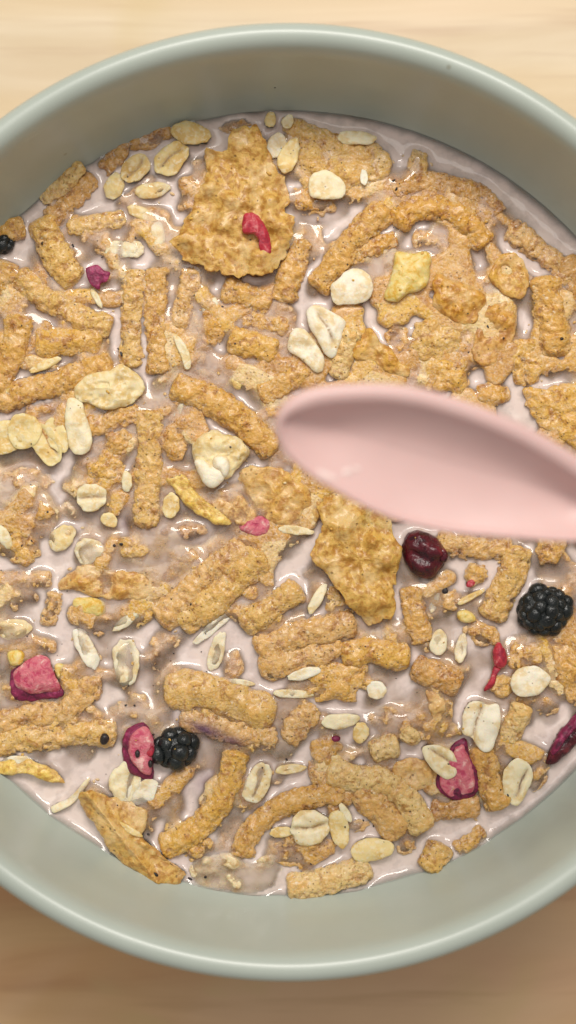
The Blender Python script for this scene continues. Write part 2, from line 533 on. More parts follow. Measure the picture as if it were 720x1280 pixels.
# ------------------------------------------------------------------ builders of the cereal pieces
SEED = [100]
TONES = {
    'bran': (0.68, 0.370, 0.058), 'brown': (0.56, 0.270, 0.034), 'pale': (0.80, 0.56, 0.215), 'pink': (0.71, 0.415, 0.115),
    'gold': (0.73, 0.410, 0.052), 'amber': (0.66, 0.335, 0.028), 'yellow': (0.85, 0.58, 0.065), 'tan': (0.72, 0.44, 0.100), 'flake': (0.70, 0.425, 0.105), 'cream': (0.87, 0.72, 0.40),
    'oat': (0.90, 0.785, 0.53), 'goldoat': (0.86, 0.67, 0.31), 'white': (0.93, 0.85, 0.68), 'brownoat': (0.78, 0.58, 0.26),
}
def tint(o, tone):
    o.color = (*TONES[tone], 1.0)

def detail(kind, p, s):
    """Relief in mm along the normal at p (mm)."""
    if kind == 'bran':
        lump = 0.55 - worley(p / 1.25, s)
        pit = sstep(0.25, 0.6, vnoise(p / 0.62, s + 5))
        return 0.26 * fbm(p / 2.4, s + 1, 3) + 0.16 * lump + 0.18 * fbm(p / 0.8, s + 4, 2) - 0.32 * pit + 0.09 * vnoise(p / 0.33, s + 9)
    if kind == 'porous':
        w = worley(p / 0.95, s)
        return 0.22 * fbm(p / 2.2, s + 1, 2) - 0.55 * sstep(0.5, 0.12, w) + 0.10 * vnoise(p / 0.35, s + 9)
    if kind == 'flake':
        bl = sstep(0.75, 0.1, worley(p / 2.6, s))
        return 0.40 * fbm(p / 1.9, s + 1, 4) + 0.34 * bl + 0.09 * vnoise(p / 0.45, s + 9)
    if kind == 'puff':
        bl = sstep(0.7, 0.1, worley(p / 1.6, s))
        pit = sstep(0.3, 0.7, vnoise(p / 1.0, s + 5))
        return 0.20 * fbm(p / 1.7, s + 1, 2) + 0.35 * bl - 0.35 * pit
    if kind == 'oat':
        return 0.10 * fbm(p / 1.5, s + 1, 3) + 0.035 * vnoise(p / 0.4, s + 9)
    if kind == 'clump':
        return 0.55 * fbm(p / 2.4, s + 1, 3) + 0.75 * (0.55 - worley(p / 1.9, s)) - 0.2 * sstep(0.25, 0.6, vnoise(p / 0.7, s + 5)) + 0.08 * vnoise(p / 0.35, s + 9)
    if kind == 'fruit':
        return 0.25 * fbm(p / 1.8, s + 1, 3) + 0.07 * vnoise(p / 0.5, s + 9)
    return 0.03 * vnoise(p / 0.6, s)

def stick(label, pts, w, z=0.6, tone='bran', kind='bran', flat=0.62, end=0.55, dz=0.0, name='bran_stick', cat='bran stick', group='bran sticks in the milk'):
    """A curved extruded stick through pixels pts, w pixels wide; z = height of its axis over the milk in mm, dz = rise from first end to last."""
    SEED[0] += 7
    s = SEED[0]
    P = np.array(pts, float)
    L_ = np.r_[0, np.cumsum(np.linalg.norm(np.diff(P, axis=0), axis=1))]
    tt = L_ / L_[-1]
    z0 = 0.42 * z - 0.12
    W = np.array([at(x, y, z0 + dz * (u - 0.5)) for (x, y), u in zip(P, tt)])
    length = np.linalg.norm(np.diff(W, axis=0), axis=1).sum() / MM
    n = int(max(26, min(110, length / 0.28)))
    C = catmull(W, n) / MM
    dd = np.linspace(0, length, n) / 5.0
    C[:, 0] += 0.20 * vnoise(np.stack([dd, 0 * dd + s * 0.7, 0 * dd], 1), 3)
    C[:, 1] += 0.20 * vnoise(np.stack([dd, 0 * dd + s * 0.7, 0 * dd + 9], 1), 4)
    z = 0.42 * z - 0.12
    r = 1.0 * w * PXMM / 2 * (CAM_Z - MILK_Z - z * MM) / (CAM_Z - MILK_Z)
    m = 40
    T = np.gradient(C, axis=0); T /= np.linalg.norm(T, axis=1)[:, None]
    side = np.cross(T, (0, 0, 1.0)); side /= np.linalg.norm(side, axis=1)[:, None]
    up = np.cross(side, T)
    # blunt rounded ends
    d = np.linspace(0, length, n)
    e = r * end
    prof = np.minimum(1, np.minimum(np.sqrt(np.clip(1 - (1 - np.clip(d / e, 0, 1)) ** 2.6, 0, 1)), np.sqrt(np.clip(1 - (1 - np.clip((length - d) / e, 0, 1)) ** 2.6, 0, 1))))
    prof = np.maximum(prof, 0.02)
    wob = 1 + 0.07 * vnoise(np.stack([d / 3.6, 0 * d + s, 0 * d], 1), s)
    a = np.linspace(0, 2 * math.pi, m, endpoint=False)
    R = (r * prof * wob)[:, None]
    v = C[:, None] + R[..., None] * (np.cos(a)[None, :, None] * side[:, None] + flat * np.sin(a)[None, :, None] * up[:, None])
    v = v.reshape(-1, 3)
    i = np.arange(n - 1)[:, None] * m; j = np.arange(m)[None]; k = (j + 1) % m
    q = np.stack([i + j, i + m + j, i + m + k, i + k], 2).reshape(-1, 4)
    v = np.vstack([v, C[0] - T[0] * 0.02, C[-1] + T[-1] * 0.02])
    c0, c1 = len(v) - 2, len(v) - 1
    j = j[0]; k = (j + 1) % m; b1 = (n - 1) * m
    q = np.vstack([q, np.stack([j, k, 0 * j + c0, 0 * j + c0], 1), np.stack([b1 + k, b1 + j, 0 * j + c1, 0 * j + c1], 1)])
    nn = normals(v, q)
    o_ = C.mean(0)
    endk = np.r_[np.repeat(prof, m), 0.3, 0.3]
    v = v + nn * (detail(kind, v - o_ + s * 3.1, s) * (0.35 + 0.65 * endk) * min(1.0, r / 2.0))[:, None]
    o = mesh_object(name, v * MM, q, M_BRAN, origin=o_ * MM)
    tint(o, tone)
    return tag(o, label, cat, group)

def ellipse(cx, cy, lx, ly, rot, rng, irr=0.06, notch=0.0):
    """Outline of a flattened grain: length lx, width ly in pixels, turned rot degrees (counter-clockwise seen from above)."""
    a = np.linspace(0, 2 * math.pi, 20, endpoint=False)
    f = 1 + irr * np.array([rng.uniform(-1, 1) for _ in a])
    ca, sa = np.cos(a), np.sin(a)
    x = lx / 2 * np.sign(ca) * np.abs(ca) ** 0.9 * f
    y = ly / 2 * sa * f * (1 - 0.10 * ca)
    if notch:
        x = x * (1 - notch * np.exp(-(((a + math.pi) % (2 * math.pi) - math.pi) / 0.25) ** 2))
    t = math.radians(rot)
    return np.stack([cx + x * math.cos(t) - y * math.sin(t), cy - (x * math.sin(t) + y * math.cos(t))], 1)

def lens(poly, z, top, bot, kind, mat, name, a=2.6, b=2.0, tilt=(0, 0), wave=0.0, wl=5.0, cup=0.0, rag=0.0, crease=None, nr=16, na=None, fold=None, parent=None, center=None, dimple=None):
    """A closed piece with the given outline (pixels); z mm over the milk, top/bot mm thickness above and below its middle sheet."""
    SEED[0] += 7
    s = SEED[0]
    W = np.array([at(x, y, z) for x, y in np.asarray(poly, float)])[:, :2] / MM
    per = np.linalg.norm(np.diff(np.vstack([W, W[:1]]), axis=0), axis=1).sum()
    if na is None: na = int(max(40, min(150, per / 0.38)))
    B = catmull(W, na, closed=True)
    c = B.mean(0) if center is None else at(*center, z)[:2] / MM
    if rag:
        u = np.stack([B[:, 0] / 1.7, B[:, 1] / 1.7, 0 * B[:, 0]], 1)
        B = c + (B - c) * (1 + rag * (fbm(u, s, 2) + 0.6 * vnoise(u * 3.1, s + 3)))[:, None]
    rho = np.sin(np.linspace(0, 1, nr + 1)[1:] * math.pi / 2) ** 0.8
    prof = np.clip(1 - rho ** a, 0, 1) ** (1 / b)
    xy = c + rho[:, None, None] * (B - c)[None]
    rr = np.repeat(rho[:, None], na, 1)
    def sheet(h, sign, upto):
        zz = sign * h * prof[:upto, None] + np.zeros((upto, na))
        return np.concatenate([xy[:upto], zz[..., None]], 2).reshape(-1, 3)
    vt, vb = sheet(top, 1, nr), sheet(bot, -1, nr - 1)
    v = np.vstack([vt, vb, [[c[0], c[1], top], [c[0], c[1], -bot]]])
    ct, cb = len(v) - 2, len(v) - 1
    j = np.arange(na); k = (j + 1) % na
    q = []
    for r in range(nr - 1):
        q.append(np.stack([r * na + j, (r + 1) * na + j, (r + 1) * na + k, r * na + k], 1))
    o2 = nr * na
    for r in range(nr - 2):
        q.append(np.stack([o2 + r * na + j, o2 + r * na + k, o2 + (r + 1) * na + k, o2 + (r + 1) * na + j], 1))
    rl = o2 + (nr - 2) * na; re = (nr - 1) * na
    q.append(np.stack([rl + j, rl + k, re + k, re + j], 1))
    q.append(np.stack([j, k, 0 * j + ct, 0 * j + ct], 1))
    q.append(np.stack([o2 + k, o2 + j, 0 * j + cb, 0 * j + cb], 1))
    q = np.vstack(q)
    # orient outward
    nn = normals(v, q)
    if nn[ct, 2] < 0:
        q = q[:, ::-1]; nn = -nn
    rv = np.r_[rr.reshape(-1), rr[:nr - 1].reshape(-1), 0, 0]
    size = np.sqrt(np.abs(np.sum(W[:, 0] * np.roll(W[:, 1], -1) - W[:, 1] * np.roll(W[:, 0], -1))) / 2 / math.pi)
    d = v[:, :2] - c
    v = v + nn * (detail(kind, v - [c[0], c[1], 0] + s * 3.1, s) * (0.5 + 0.5 * np.clip(1.3 - rv, 0, 1)) * min(1.0, size / 2.2))[:, None]
    cr = np.zeros(len(v))
    if crease is not None:
        ang, off, wid, dep = crease                    # degrees, px offset, px width, mm depth
        t = math.radians(ang)
        dist = -d[:, 0] * math.sin(t) + d[:, 1] * math.cos(t) - off * PXMM
        dist = dist + 0.35 * vnoise(np.stack([d[:, 0] / 2.2, d[:, 1] / 2.2, 0 * d[:, 0]], 1), s)
        along = (d[:, 0] * math.cos(t) + d[:, 1] * math.sin(t)) / max(size, 0.1)
        g = np.exp(-(dist / (wid * PXMM)) ** 2) * sstep(1.25, 0.7, np.abs(along))
        topm = (nn[:, 2] > 0)
        v[:, 2] -= dep * g * topm
        cr = np.exp(-(dist / (wid * PXMM * 0.45)) ** 2) * sstep(1.1, 0.6, np.abs(along)) * topm
    if dimple is not None:
        for (dx, dy, dr, dd) in dimple:
            pc = at(dx, dy, z)[:2] / MM
            g = np.exp(-(((v[:, :2] - pc) ** 2).sum(1)) / (dr * PXMM) ** 2)
            v[:, 2] -= dd * g * (nn[:, 2] > 0)
    w3 = np.stack([d[:, 0] / wl, d[:, 1] / wl, 0 * d[:, 0]], 1)
    zz = wave * (fbm(w3, s + 2, 2)) + cup * rv ** 2 + tilt[0] * d[:, 0] + tilt[1] * d[:, 1]
    if fold is not None:
        ang, off, h, wid = fold
        t = math.radians(ang)
        dist = -d[:, 0] * math.sin(t) + d[:, 1] * math.cos(t) - off * PXMM
        zz = zz + h * np.exp(-np.abs(dist) / (wid * PXMM))
    v[:, 2] += zz + (MILK_Z / MM + z)
    o = mesh_object(name, v * MM, q, mat, origin=np.array([c[0], c[1], MILK_Z / MM + z]) * MM, parent=parent)
    if crease is not None:
        at_ = o.data.attributes.new("crease", 'FLOAT', 'POINT')
        at_.data.foreach_set("value", cr.astype(np.float32))
    return o

def oat(label, cx, cy, lx, ly, rot, z=1.2, tone='oat', crease=True, tilt=(0, 0), cup=0.25, th=0.75, off=0.0, irr=0.07, poly=None, cr_ang=None, name='rolled_oat', dep=0.55, group='rolled oats in the bowl'):
    rng = random.Random(int(cx * 31 + cy * 7))
    pl = ellipse(cx, cy, lx, ly, rot, rng, irr, 0.10 if crease else 0.0) if poly is None else poly
    c = None
    if crease:
        c = (rot if cr_ang is None else cr_ang, off, 3.2, dep)
    o = lens(pl, 0.5 * max(z, 0.0) + 0.2, th * 0.65, th * 0.45, 'oat', M_OAT, name, a=3.2, b=1.8, tilt=tilt, wave=0.30, wl=2.6, rag=0.03, cup=cup, crease=c, nr=14)
    tint(o, tone)
    return tag(o, label, 'oat flake', group)

def flake(label, poly, z=0.8, tone='gold', th=0.45, wave=0.7, wl=5.0, cup=0.0, tilt=(0, 0), rag=0.05, kind='flake', fold=None, center=None, dimple=None, name='cereal_flake', nr=26, mat=None, group='toasted flakes in the milk', cat='cereal flake'):
    o = lens(poly, 0.62 * z, th, th, kind, mat or M_FLAKE, name, a=5.0, b=1.6, tilt=tilt, wave=wave, wl=wl, cup=cup, rag=rag, nr=nr, fold=fold, center=center, dimple=dimple)
    tint(o, tone)
    return tag(o, label, cat, group)

def clump(label, cx, cy, lx, ly, rot=0, z=-0.2, top=2.0, tone='bran', kind='clump', poly=None, tilt=(0, 0), name='bran_clump', cat='cereal clump', group='soaked lumps of cereal in the milk', mat=None, irr=0.12):
    rng = random.Random(int(cx * 13 + cy * 5))
    pl = ellipse(cx, cy, lx, ly, rot, rng, irr) if poly is None else poly
    o = lens(pl, 0.5 * z - 0.1, top * 0.65, 1.5, kind, mat or M_BRAN, name, a=2.4, b=2.0, tilt=tilt, wave=0.3, wl=4, rag=0.05, nr=20)
    tint(o, tone)
    return tag(o, label, cat, group)

def bit(label, poly, z, mat, name, cat, top=0.9, group=None, a=3.0, tilt=(0, 0), wave=0.3, cup=0.0, kind='fruit', rag=0.03, parent=None, tone=None, crease=None):
    o = lens(poly, z, top, top * 0.7, kind, mat, name, a=a, b=1.8, tilt=tilt, wave=wave, wl=3.0, cup=cup, rag=rag, nr=14, parent=parent, crease=crease)
    if tone: tint(o, tone)
    return tag(o, label, cat, group)

# ------------------------------------------------------------------ the cereal, piece by piece (pixels of the 720x1280 photograph)
# --- along the far wall, from the edge of the picture to the big flake
stick("pale dry bran stick propped upright against the upper bowl wall", [(52, 254), (78, 228), (103, 203)], 23, 2.6, 'pale', 'porous', dz=2.0)
stick("darker wet bran stick lying behind the pale propped one by the wall", [(62, 276), (92, 248), (116, 218)], 30, 0.5, 'brown')
stick("stubby bran stick over the dark berry at the picture's edge", [(-22, 288), (6, 287), (32, 283)], 30, 1.7, 'bran')
stick("broad pale bran stick below the propped one, beside the maroon chip", [(48, 272), (62, 302), (80, 335), (98, 352)], 40, 0.7, 'tan', flat=0.7)
stick("short bran stick with a milky pale end between the creased oats and the maroon chip", [(84, 289), (118, 281), (158, 271)], 25, 0.2, 'tan', 'porous')
clump("golden brown nub standing by the far wall behind the creased oats", 146, 196, 48, 28, 52, 0.8, 1.6, 'brown')
clump("low soaked brown flake edge along the far wall", 190, 172, 66, 24, 20, 0.9, 1.4, 'brown')
oat("creased oat by the far wall, next to the golden brown nub", 170, 210, 44, 30, 46, 1.7, 'brownoat')
oat("golden edge of an oat below the creased oat by the far wall", 143, 233, 34, 24, 68, 0.7, 'goldoat', crease=False)
oat("large creased oat leaning against the golden oat by the far wall", 215, 198, 52, 33, 44, 1.7, 'goldoat')
oat("smooth golden oat touching the far bowl wall", 239, 167, 50, 28, -8, 2.3, 'goldoat', crease=False, th=1.1)
oat("half sunk pale oat under the two creased oats", 191, 238, 46, 20, 12, -0.1, 'goldoat', crease=False)
clump("small pale nub with a pinhole beside the big flake", 235, 229, 26, 20, 10, 0.5, 1.1, 'cream', mat=M_OAT, name='oat_crumb')
oat("sunken oat beside the lower edge of the big flake", 196, 292, 22, 34, 10, -0.1, 'oat', crease=False)
oat("two pale oat halves just under the milk above the twin vertical sticks", 152, 312, 44, 22, 4, -0.25, 'oat', crease=True, cr_ang=85)
oat("pale ringed oat under the milk beside the maroon chip", 168, 312, 26, 22, 0, -0.45, 'oat', crease=False)
oat("pale oat scrap under the milk above the ringed oat", 178, 268, 40, 16, -25, -0.35, 'goldoat', crease=False)
clump("brown scrap peeping out behind the golden oat and the big flake", 296, 158, 44, 18, 10, -0.1, 1.2, 'brown')

# --- the big flake with the red crescent
flake("big golden flake carrying the red crescent", [(256, 188), (270, 190), (284, 186), (288, 168), (308, 161), (326, 170), (339, 195), (352, 225), (359, 246), (357, 264), (368, 273), (366, 300), (350, 332), (336, 345), (315, 343), (297, 349), (279, 341), (262, 340), (247, 334), (229, 321), (211, 307), (222, 292), (232, 274), (247, 242), (258, 214)],
      3.6, 'flake', 0.5, wave=1.3, wl=4.2, rag=0.05, nr=34, dimple=[(255, 282, 10, 0.6), (262, 290, 5, 0.5), (320, 243, 10, 0.4), (300, 205, 16, -0.5), (345, 243, 10, -0.4)])
bit("red crescent of fruit skin lying on the big golden flake", [(305, 268), (316, 266), (328, 276), (336, 292), (339, 312), (335, 320), (326, 318), (323, 302), (316, 292), (303, 290)], 3.2, M_SCARLET, 'fruit_skin', 'fruit skin', 0.9, wave=0.3)
clump("wide bran cluster at the far wall behind the cream oats", 425, 200, 120, 80, 0, 0.7, 2.0, 'tan',
      poly=[(352, 150), (366, 147), (396, 156), (425, 170), (452, 174), (476, 182), (487, 206), (484, 226), (462, 231), (442, 243), (420, 240), (392, 238), (368, 225), (358, 195)])
clump("ochre lumps tucked under the edge of the big flake by the cream oat", 388, 252, 60, 40, -10, 0.1, 1.5, 'amber')
oat("small pale oat tip at the top of the wide bran cluster", 360, 152, 18, 14, 60, 2.6, 'oat', crease=False)
oat("ochre oat tip at the far wall above the big flake", 338, 150, 20, 14, 80, 1.6, 'goldoat', crease=False)
oat("pinkish soaked oat behind the upright golden oat", 346, 182, 34, 24, 70, 1.0, 'white', crease=False)
oat("narrow golden cream oat leaning between big flake and wide bran cluster", 361, 195, 46, 24, 68, 2.8, 'goldoat', crease=False, th=0.9)
oat("smooth cream oat with one blunt corner in front of the wide bran cluster", 409, 232, 46, 34, -12, 3.0, 'oat', crease=False, th=1.0,
    poly=[(387, 226), (393, 216), (408, 213), (424, 222), (432, 234), (428, 247), (410, 250), (391, 247), (386, 238)])
oat("flat pale oat on the far end of the wide bran cluster", 446, 173, 48, 18, -4, 2.2, 'oat', crease=False)
oat("little puffed white nub in the wide bran cluster", 455, 222, 10, 20, 0, 2.3, 'white', crease=False)
clump("lone bran nub in the open milk near the far wall", 522, 204, 28, 36, 0, 0.4, 1.5, 'tan')

# --- upper right quarter
stick("outer curved bran stick following the far wall", [(490, 240), (528, 230), (572, 236), (606, 248), (622, 270)], 27, 0.5, 'brown')
stick("thick golden bran stick arching just inside the outer curved one", [(492, 282), (518, 262), (552, 262), (585, 282), (606, 308)], 33, 1.6, 'amber')
stick("soaked pinkish bran stick under the thick golden arch", [(512, 302), (546, 300), (572, 322), (588, 342)], 28, -0.6, 'pink')
stick("bran stick running from the cream oat chip towards the far wall", [(394, 362), (424, 328), (452, 290), (486, 260)], 35, 1.3, 'bran')
stick("upright bran stick beside the lower corner of the big flake", [(354, 380), (364, 340), (382, 298)], 31, 1.0, 'bran')
stick("short crossing bran stick between cream oat chip and yellow fruit", [(436, 318), (468, 308), (498, 300)], 28, 0.6, 'amber')
stick("long soaked bran stick pressed along the bowl wall beyond the yellow fruit", [(632, 284), (672, 312), (716, 350)], 32, 0.2, 'pink')
bit("pale yellow dried fruit chunk above the spoon", [(495, 315), (514, 317), (535, 315), (538, 336), (534, 356), (522, 366), (508, 369), (495, 377), (480, 373), (485, 355), (491, 336)], 1.6, M_YELLOW, 'dried_fruit', 'dried fruit', 1.2, rag=0.03, wave=0.4, a=5.0)
oat("ragged pinkish cream oat chip beside the yellow fruit", 440, 358, 56, 46, 0, 3.0, 'white', crease=False, th=1.0, irr=0.1,
    poly=[(431, 340), (447, 335), (462, 345), (467, 360), (460, 374), (446, 380), (432, 381), (419, 381), (414, 368), (414, 356), (422, 349)])
oat("grooved cream oat above the spoon, upper of the touching pair", 407, 413, 60, 30, -55, 3.0, 'white', th=1.3, cr_ang=-62, off=2,
    poly=[(384, 388), (397, 382), (416, 391), (431, 403), (427, 420), (418, 446), (406, 443), (396, 424), (386, 408)])
oat("smooth cream oat above the spoon, lower of the touching pair", 382, 438, 60, 28, -55, 2.4, 'white', crease=False, th=1.2,
    poly=[(361, 424), (368, 411), (382, 413), (394, 428), (405, 448), (404, 463), (395, 467), (376, 448), (360, 438)])
stick("pale pitted bran stick whose end points down at the spoon", [(440, 410), (430, 440), (421, 474)], 28, 2.4, 'pale', 'porous', dz=-0.8)
flake("broken golden flake with a ragged arm just above the spoon", [(455, 415), (464, 409), (473, 427), (490, 438), (500, 451), (513, 462), (510, 471), (486, 466), (468, 455), (446, 448), (442, 436)], 1.9, 'gold', 0.7, wave=0.6)
clump("golden lump under the broken flake above the spoon", 500, 428, 34, 40, 20, 0.3, 1.6, 'amber')
clump("soggy pinkish bran lump beyond the broken flake", 545, 424, 66, 62, 0, 0.9, 1.6, 'tan')
clump("yellow brown mush between the spoon and the pinkish lump", 560, 470, 60, 44, -20, 0.9, 1.5, 'gold')
flake("smooth amber flake below the golden arch, next to the yellow fruit", [(546, 342), (562, 346), (586, 356), (606, 374), (600, 394), (582, 406), (560, 398), (542, 384)], 1.4, 'amber', 0.6, wave=0.5)
flake("rounded amber flake near the wall ringed by milk", [(612, 346), (622, 325), (640, 317), (656, 330), (661, 356), (650, 374), (630, 366)], 1.4, 'gold', 0.6, wave=0.5)
flake("ochre flake with one dark speck between two milk streaks", [(606, 392), (624, 378), (641, 386), (641, 420), (627, 449), (602, 456), (590, 432)], 1.3, 'amber', 0.6, wave=0.5)
clump("amber flake lump under the speckled ochre flake", 658, 452, 48, 62, 10, 1.0, 1.7, 'gold')
stick("stout bran stick standing by the picture's edge beside the amber flakes", [(681, 344), (688, 396), (694, 448)], 42, 0.9, 'bran')
stick("bran stick at the picture's edge beyond the stout one", [(704, 322), (722, 352), (734, 388)], 30, 0.9, 'brown')
clump("lumpy bran cluster at the picture's edge above the spoon", 690, 518, 80, 70, 0, 0.8, 2.0, 'gold',
      poly=[(655, 485), (690, 484), (735, 480), (740, 560), (700, 550), (672, 530), (655, 508)])
clump("bran lump beside the lumpy cluster above the spoon", 616, 492, 44, 36, 0, 0.2, 1.6, 'amber')

# --- left part above the oat pile
stick("pale crusted bran stick slanting below the maroon chip", [(20, 344), (56, 372), (98, 396), (140, 412)], 32, 0.9, 'tan')
bit("maroon chip of dried berry skin", [(107, 337), (113, 333), (122, 331), (130, 338), (138, 341), (133, 352), (126, 354), (124, 362), (113, 355)], 1.9, M_MAGENTA, 'fruit_skin', 'fruit skin', 0.35, rag=0.0, kind='flat')
oat("thin oat splinter just below the maroon chip", 121, 373, 28, 8, -60, 0.6, 'oat', crease=False, name='oat_splinter')
stick("steep wet bran stick at the picture's edge below the dark berry", [(28, 392), (14, 440), (-6, 492)], 36, 1.2, 'bran')
stick("flat brown bran stick behind the steep one at the picture's edge", [(-10, 366), (6, 346), (14, 326)], 36, 0.4, 'bran')
stick("brown bran stick tucked beside the steep one under the smooth golden stick", [(16, 456), (44, 428), (70, 408)], 26, 0.1, 'brown')
stick("smooth golden soaked stick above the thin tan splinter", [(44, 434), (88, 426), (130, 430)], 38, 0.3, 'gold', 'flake')
oat("thin tan oat splinter above the long speckled stick", 57, 456, 44, 11, 24, 1.3, 'goldoat', crease=False, name='oat_splinter')
oat("pale oat edge at the foot of the steep stick", 6, 485, 22, 16, 50, 1.6, 'goldoat', crease=False)
stick("long speckled bran stick leading to the puffed cream flake", [(-12, 503), (44, 486), (96, 470), (142, 453)], 34, 1.1, 'bran')
flake("puffed cream flake full of bubbles", [(95, 482), (107, 470), (122, 466), (137, 464), (152, 455), (172, 469), (181, 483), (170, 500), (150, 509), (135, 512), (115, 506), (96, 497)], 2.6, 'cream', 0.8, wave=0.4, kind='puff', mat=M_OAT, rag=0.03, dimple=[(152, 477, 6, 0.6), (169, 486, 7, 0.6), (127, 496, 5, 0.7)])
stick("wet bran stick under the puffed cream flake", [(106, 536), (142, 525), (180, 512)], 31, 0.2, 'bran')
stick("dark bran stick end under the long speckled one near the oat pile", [(30, 518), (58, 512), (84, 503)], 24, 0.1, 'brown')
oat("knobbly upright cream oat below the puffed cream flake", 98, 533, 66, 28, -75, 2.2, 'oat', crease=False, th=1.2,
    poly=[(84, 500), (93, 497), (102, 502), (106, 514), (110, 526), (116, 549), (110, 564), (97, 568), (87, 560), (84, 545), (81, 528)])
oat("oat behind the round oat in the oat pile, at the picture's edge", 7, 547, 46, 42, 20, 1.6, 'goldoat', crease=False, th=0.6)
oat("round flat oat on top of the oat pile", 31, 539, 42, 45, 0, 2.6, 'goldoat', crease=False, th=0.55, irr=0.03)
oat("far oat of the oat pile, half under the ridged one", 71, 545, 46, 26, -65, 1.2, 'goldoat', crease=False, th=0.6)
oat("ridged oat of the oat pile tilted toward the open milk", 58, 556, 58, 34, -62, 2.0, 'goldoat', crease=True, off=6, th=0.6)

# --- twin vertical sticks and the jumble left of the spoon tip
stick("first of the twin vertical bran sticks, on the maroon chip's side", [(168, 336), (166, 390), (167, 462)], 31, 0.5, 'tan')
stick("second of the twin vertical bran sticks, with a golden upper half", [(197, 333), (195, 392), (200, 470)], 31, 0.8, 'bran')
stick("soaked vertical bran stick below the big flake's corner", [(240, 334), (233, 372), (222, 412)], 30, 0.1, 'pink')
oat("curved golden oat sliver leaning beside the twin sticks", 228, 438, 44, 13, -72, 1.6, 'oat', crease=False, name='oat_splinter', poly=[(217, 420), (223, 420), (231, 430), (238, 446), (238, 460), (232, 462), (227, 448), (221, 434)])
stick("faint soaked stick next to the curved oat sliver", [(248, 412), (250, 440), (246, 466)], 20, -0.6, 'pink')
stick("bran stick whose knobbly end points at the big flake's shadow", [(276, 360), (304, 370), (340, 384)], 33, 0.7, 'bran')
oat("pale oat edge showing in the milk gap under the big flake", 263, 384, 26, 18, 60, 0.2, 'oat', crease=False)
clump("golden knob at the end of the crossed short sticks", 264, 412, 34, 44, 10, 0.7, 1.7, 'amber')
stick("short stick wedged above the fat golden one", [(300, 396), (332, 402), (362, 412)], 26, 0.4, 'bran')
stick("fat golden short stick pointing toward the cream oat pair", [(284, 424), (314, 430), (348, 440)], 37, 1.4, 'gold')
flake("soaked yellow flake edge shining in milk below the fat golden stick", [(282, 470), (300, 476), (318, 474), (328, 460), (332, 468), (326, 480), (306, 486), (286, 482)], -0.1, 'yellow', 0.5, wave=0.3)
flake("sunken brown flake under the fat golden stick", [(250, 462), (290, 456), (318, 462), (310, 476), (276, 480), (252, 476)], -0.5, 'bran', 0.4, wave=0.3)
stick("bran stick slanting from the yellow flake edge to the cream oat pair", [(322, 496), (352, 482), (386, 458)], 33, 0.7, 'bran')
stick("small bran stick end beside the spoon's tip", [(318, 522), (336, 518), (356, 514)], 24, 0.0, 'amber')
stick("longest golden bran stick, running down toward the spoon's tip", [(212, 482), (250, 494), (286, 513), (318, 541), (342, 568)], 37, 1.5, 'bran')
oat("tiny oat splinter in the milk near the longest golden stick", 223, 514, 22, 9, 62, 0.3, 'oat', crease=False, name='oat_splinter')
clump("square brown lump beside the toasted oat cluster", 217, 558, 36, 44, 0, 0.5, 1.7, 'bran')
stick("stout vertical bran stick beneath the twin vertical pair", [(187, 512), (186, 575), (183, 662)], 36, 0.6, 'tan')
clump("bran knob beside the stout vertical stick, below the wet stick", 152, 553, 46, 34, 10, 0.5, 1.6, 'bran')
clump("golden lump with oat bits above the creased round oat", 136, 586, 52, 44, -30, 0.4, 1.7, 'gold')
oat("white oat bit stuck to the stout vertical stick", 159, 602, 14, 26, 0, 1.6, 'oat', crease=False)
oat("cream oat half against the foot of the stout vertical stick", 214, 632, 22, 32, -10, 1.2, 'goldoat', crease=False)
oat("round cream oat with a dark crease, alone in milk below the golden lump", 115, 622, 38, 35, 4, 1.5, 'oat', crease=True, th=0.9)
oat("small tan oat bit below the round creased oat", 137, 650, 18, 22, 60, 0.6, 'goldoat', crease=False)
clump("pinkish brown mush at the foot of the stout vertical stick", 168, 684, 46, 36, -10, 0.0, 1.4, 'tan')
clump("dark toasted crumb beside the foot of the stout vertical stick", 208, 664, 18, 12, 20, 0.5, 0.9, 'brown')

# nutty cluster: toasted crust with a white oat
root = empty("oat_cluster", at(275, 570, 1.8))
tag(root, "toasted oat cluster with a white oat piece, beside the longest golden stick", 'oat cluster')
o = lens([(240, 562), (244, 550), (262, 536), (281, 540), (296, 546), (311, 556), (312, 568), (302, 582), (290, 596), (268, 600), (250, 590), (243, 580)], 1.6, 2.0, 1.5, 'clump', M_OAT, 'crust', a=2.6, b=1.8, rag=0.04, nr=24, wave=0.3, parent=root); tint(o, 'cream')
o = lens([(243, 578), (252, 575), (264, 582), (280, 590), (280, 600), (267, 610), (254, 603)], 3.2, 1.0, 1.0, 'oat', M_OAT, 'oat_piece', a=2.6, b=1.8, nr=12, parent=root); tint(o, 'white')
o = lens([(266, 574), (274, 569), (285, 573), (287, 586), (281, 597), (274, 588), (268, 584)], 3.5, 0.9, 0.9, 'oat', M_OAT, 'oat_piece', a=2.6, b=1.8, nr=12, parent=root); tint(o, 'white')

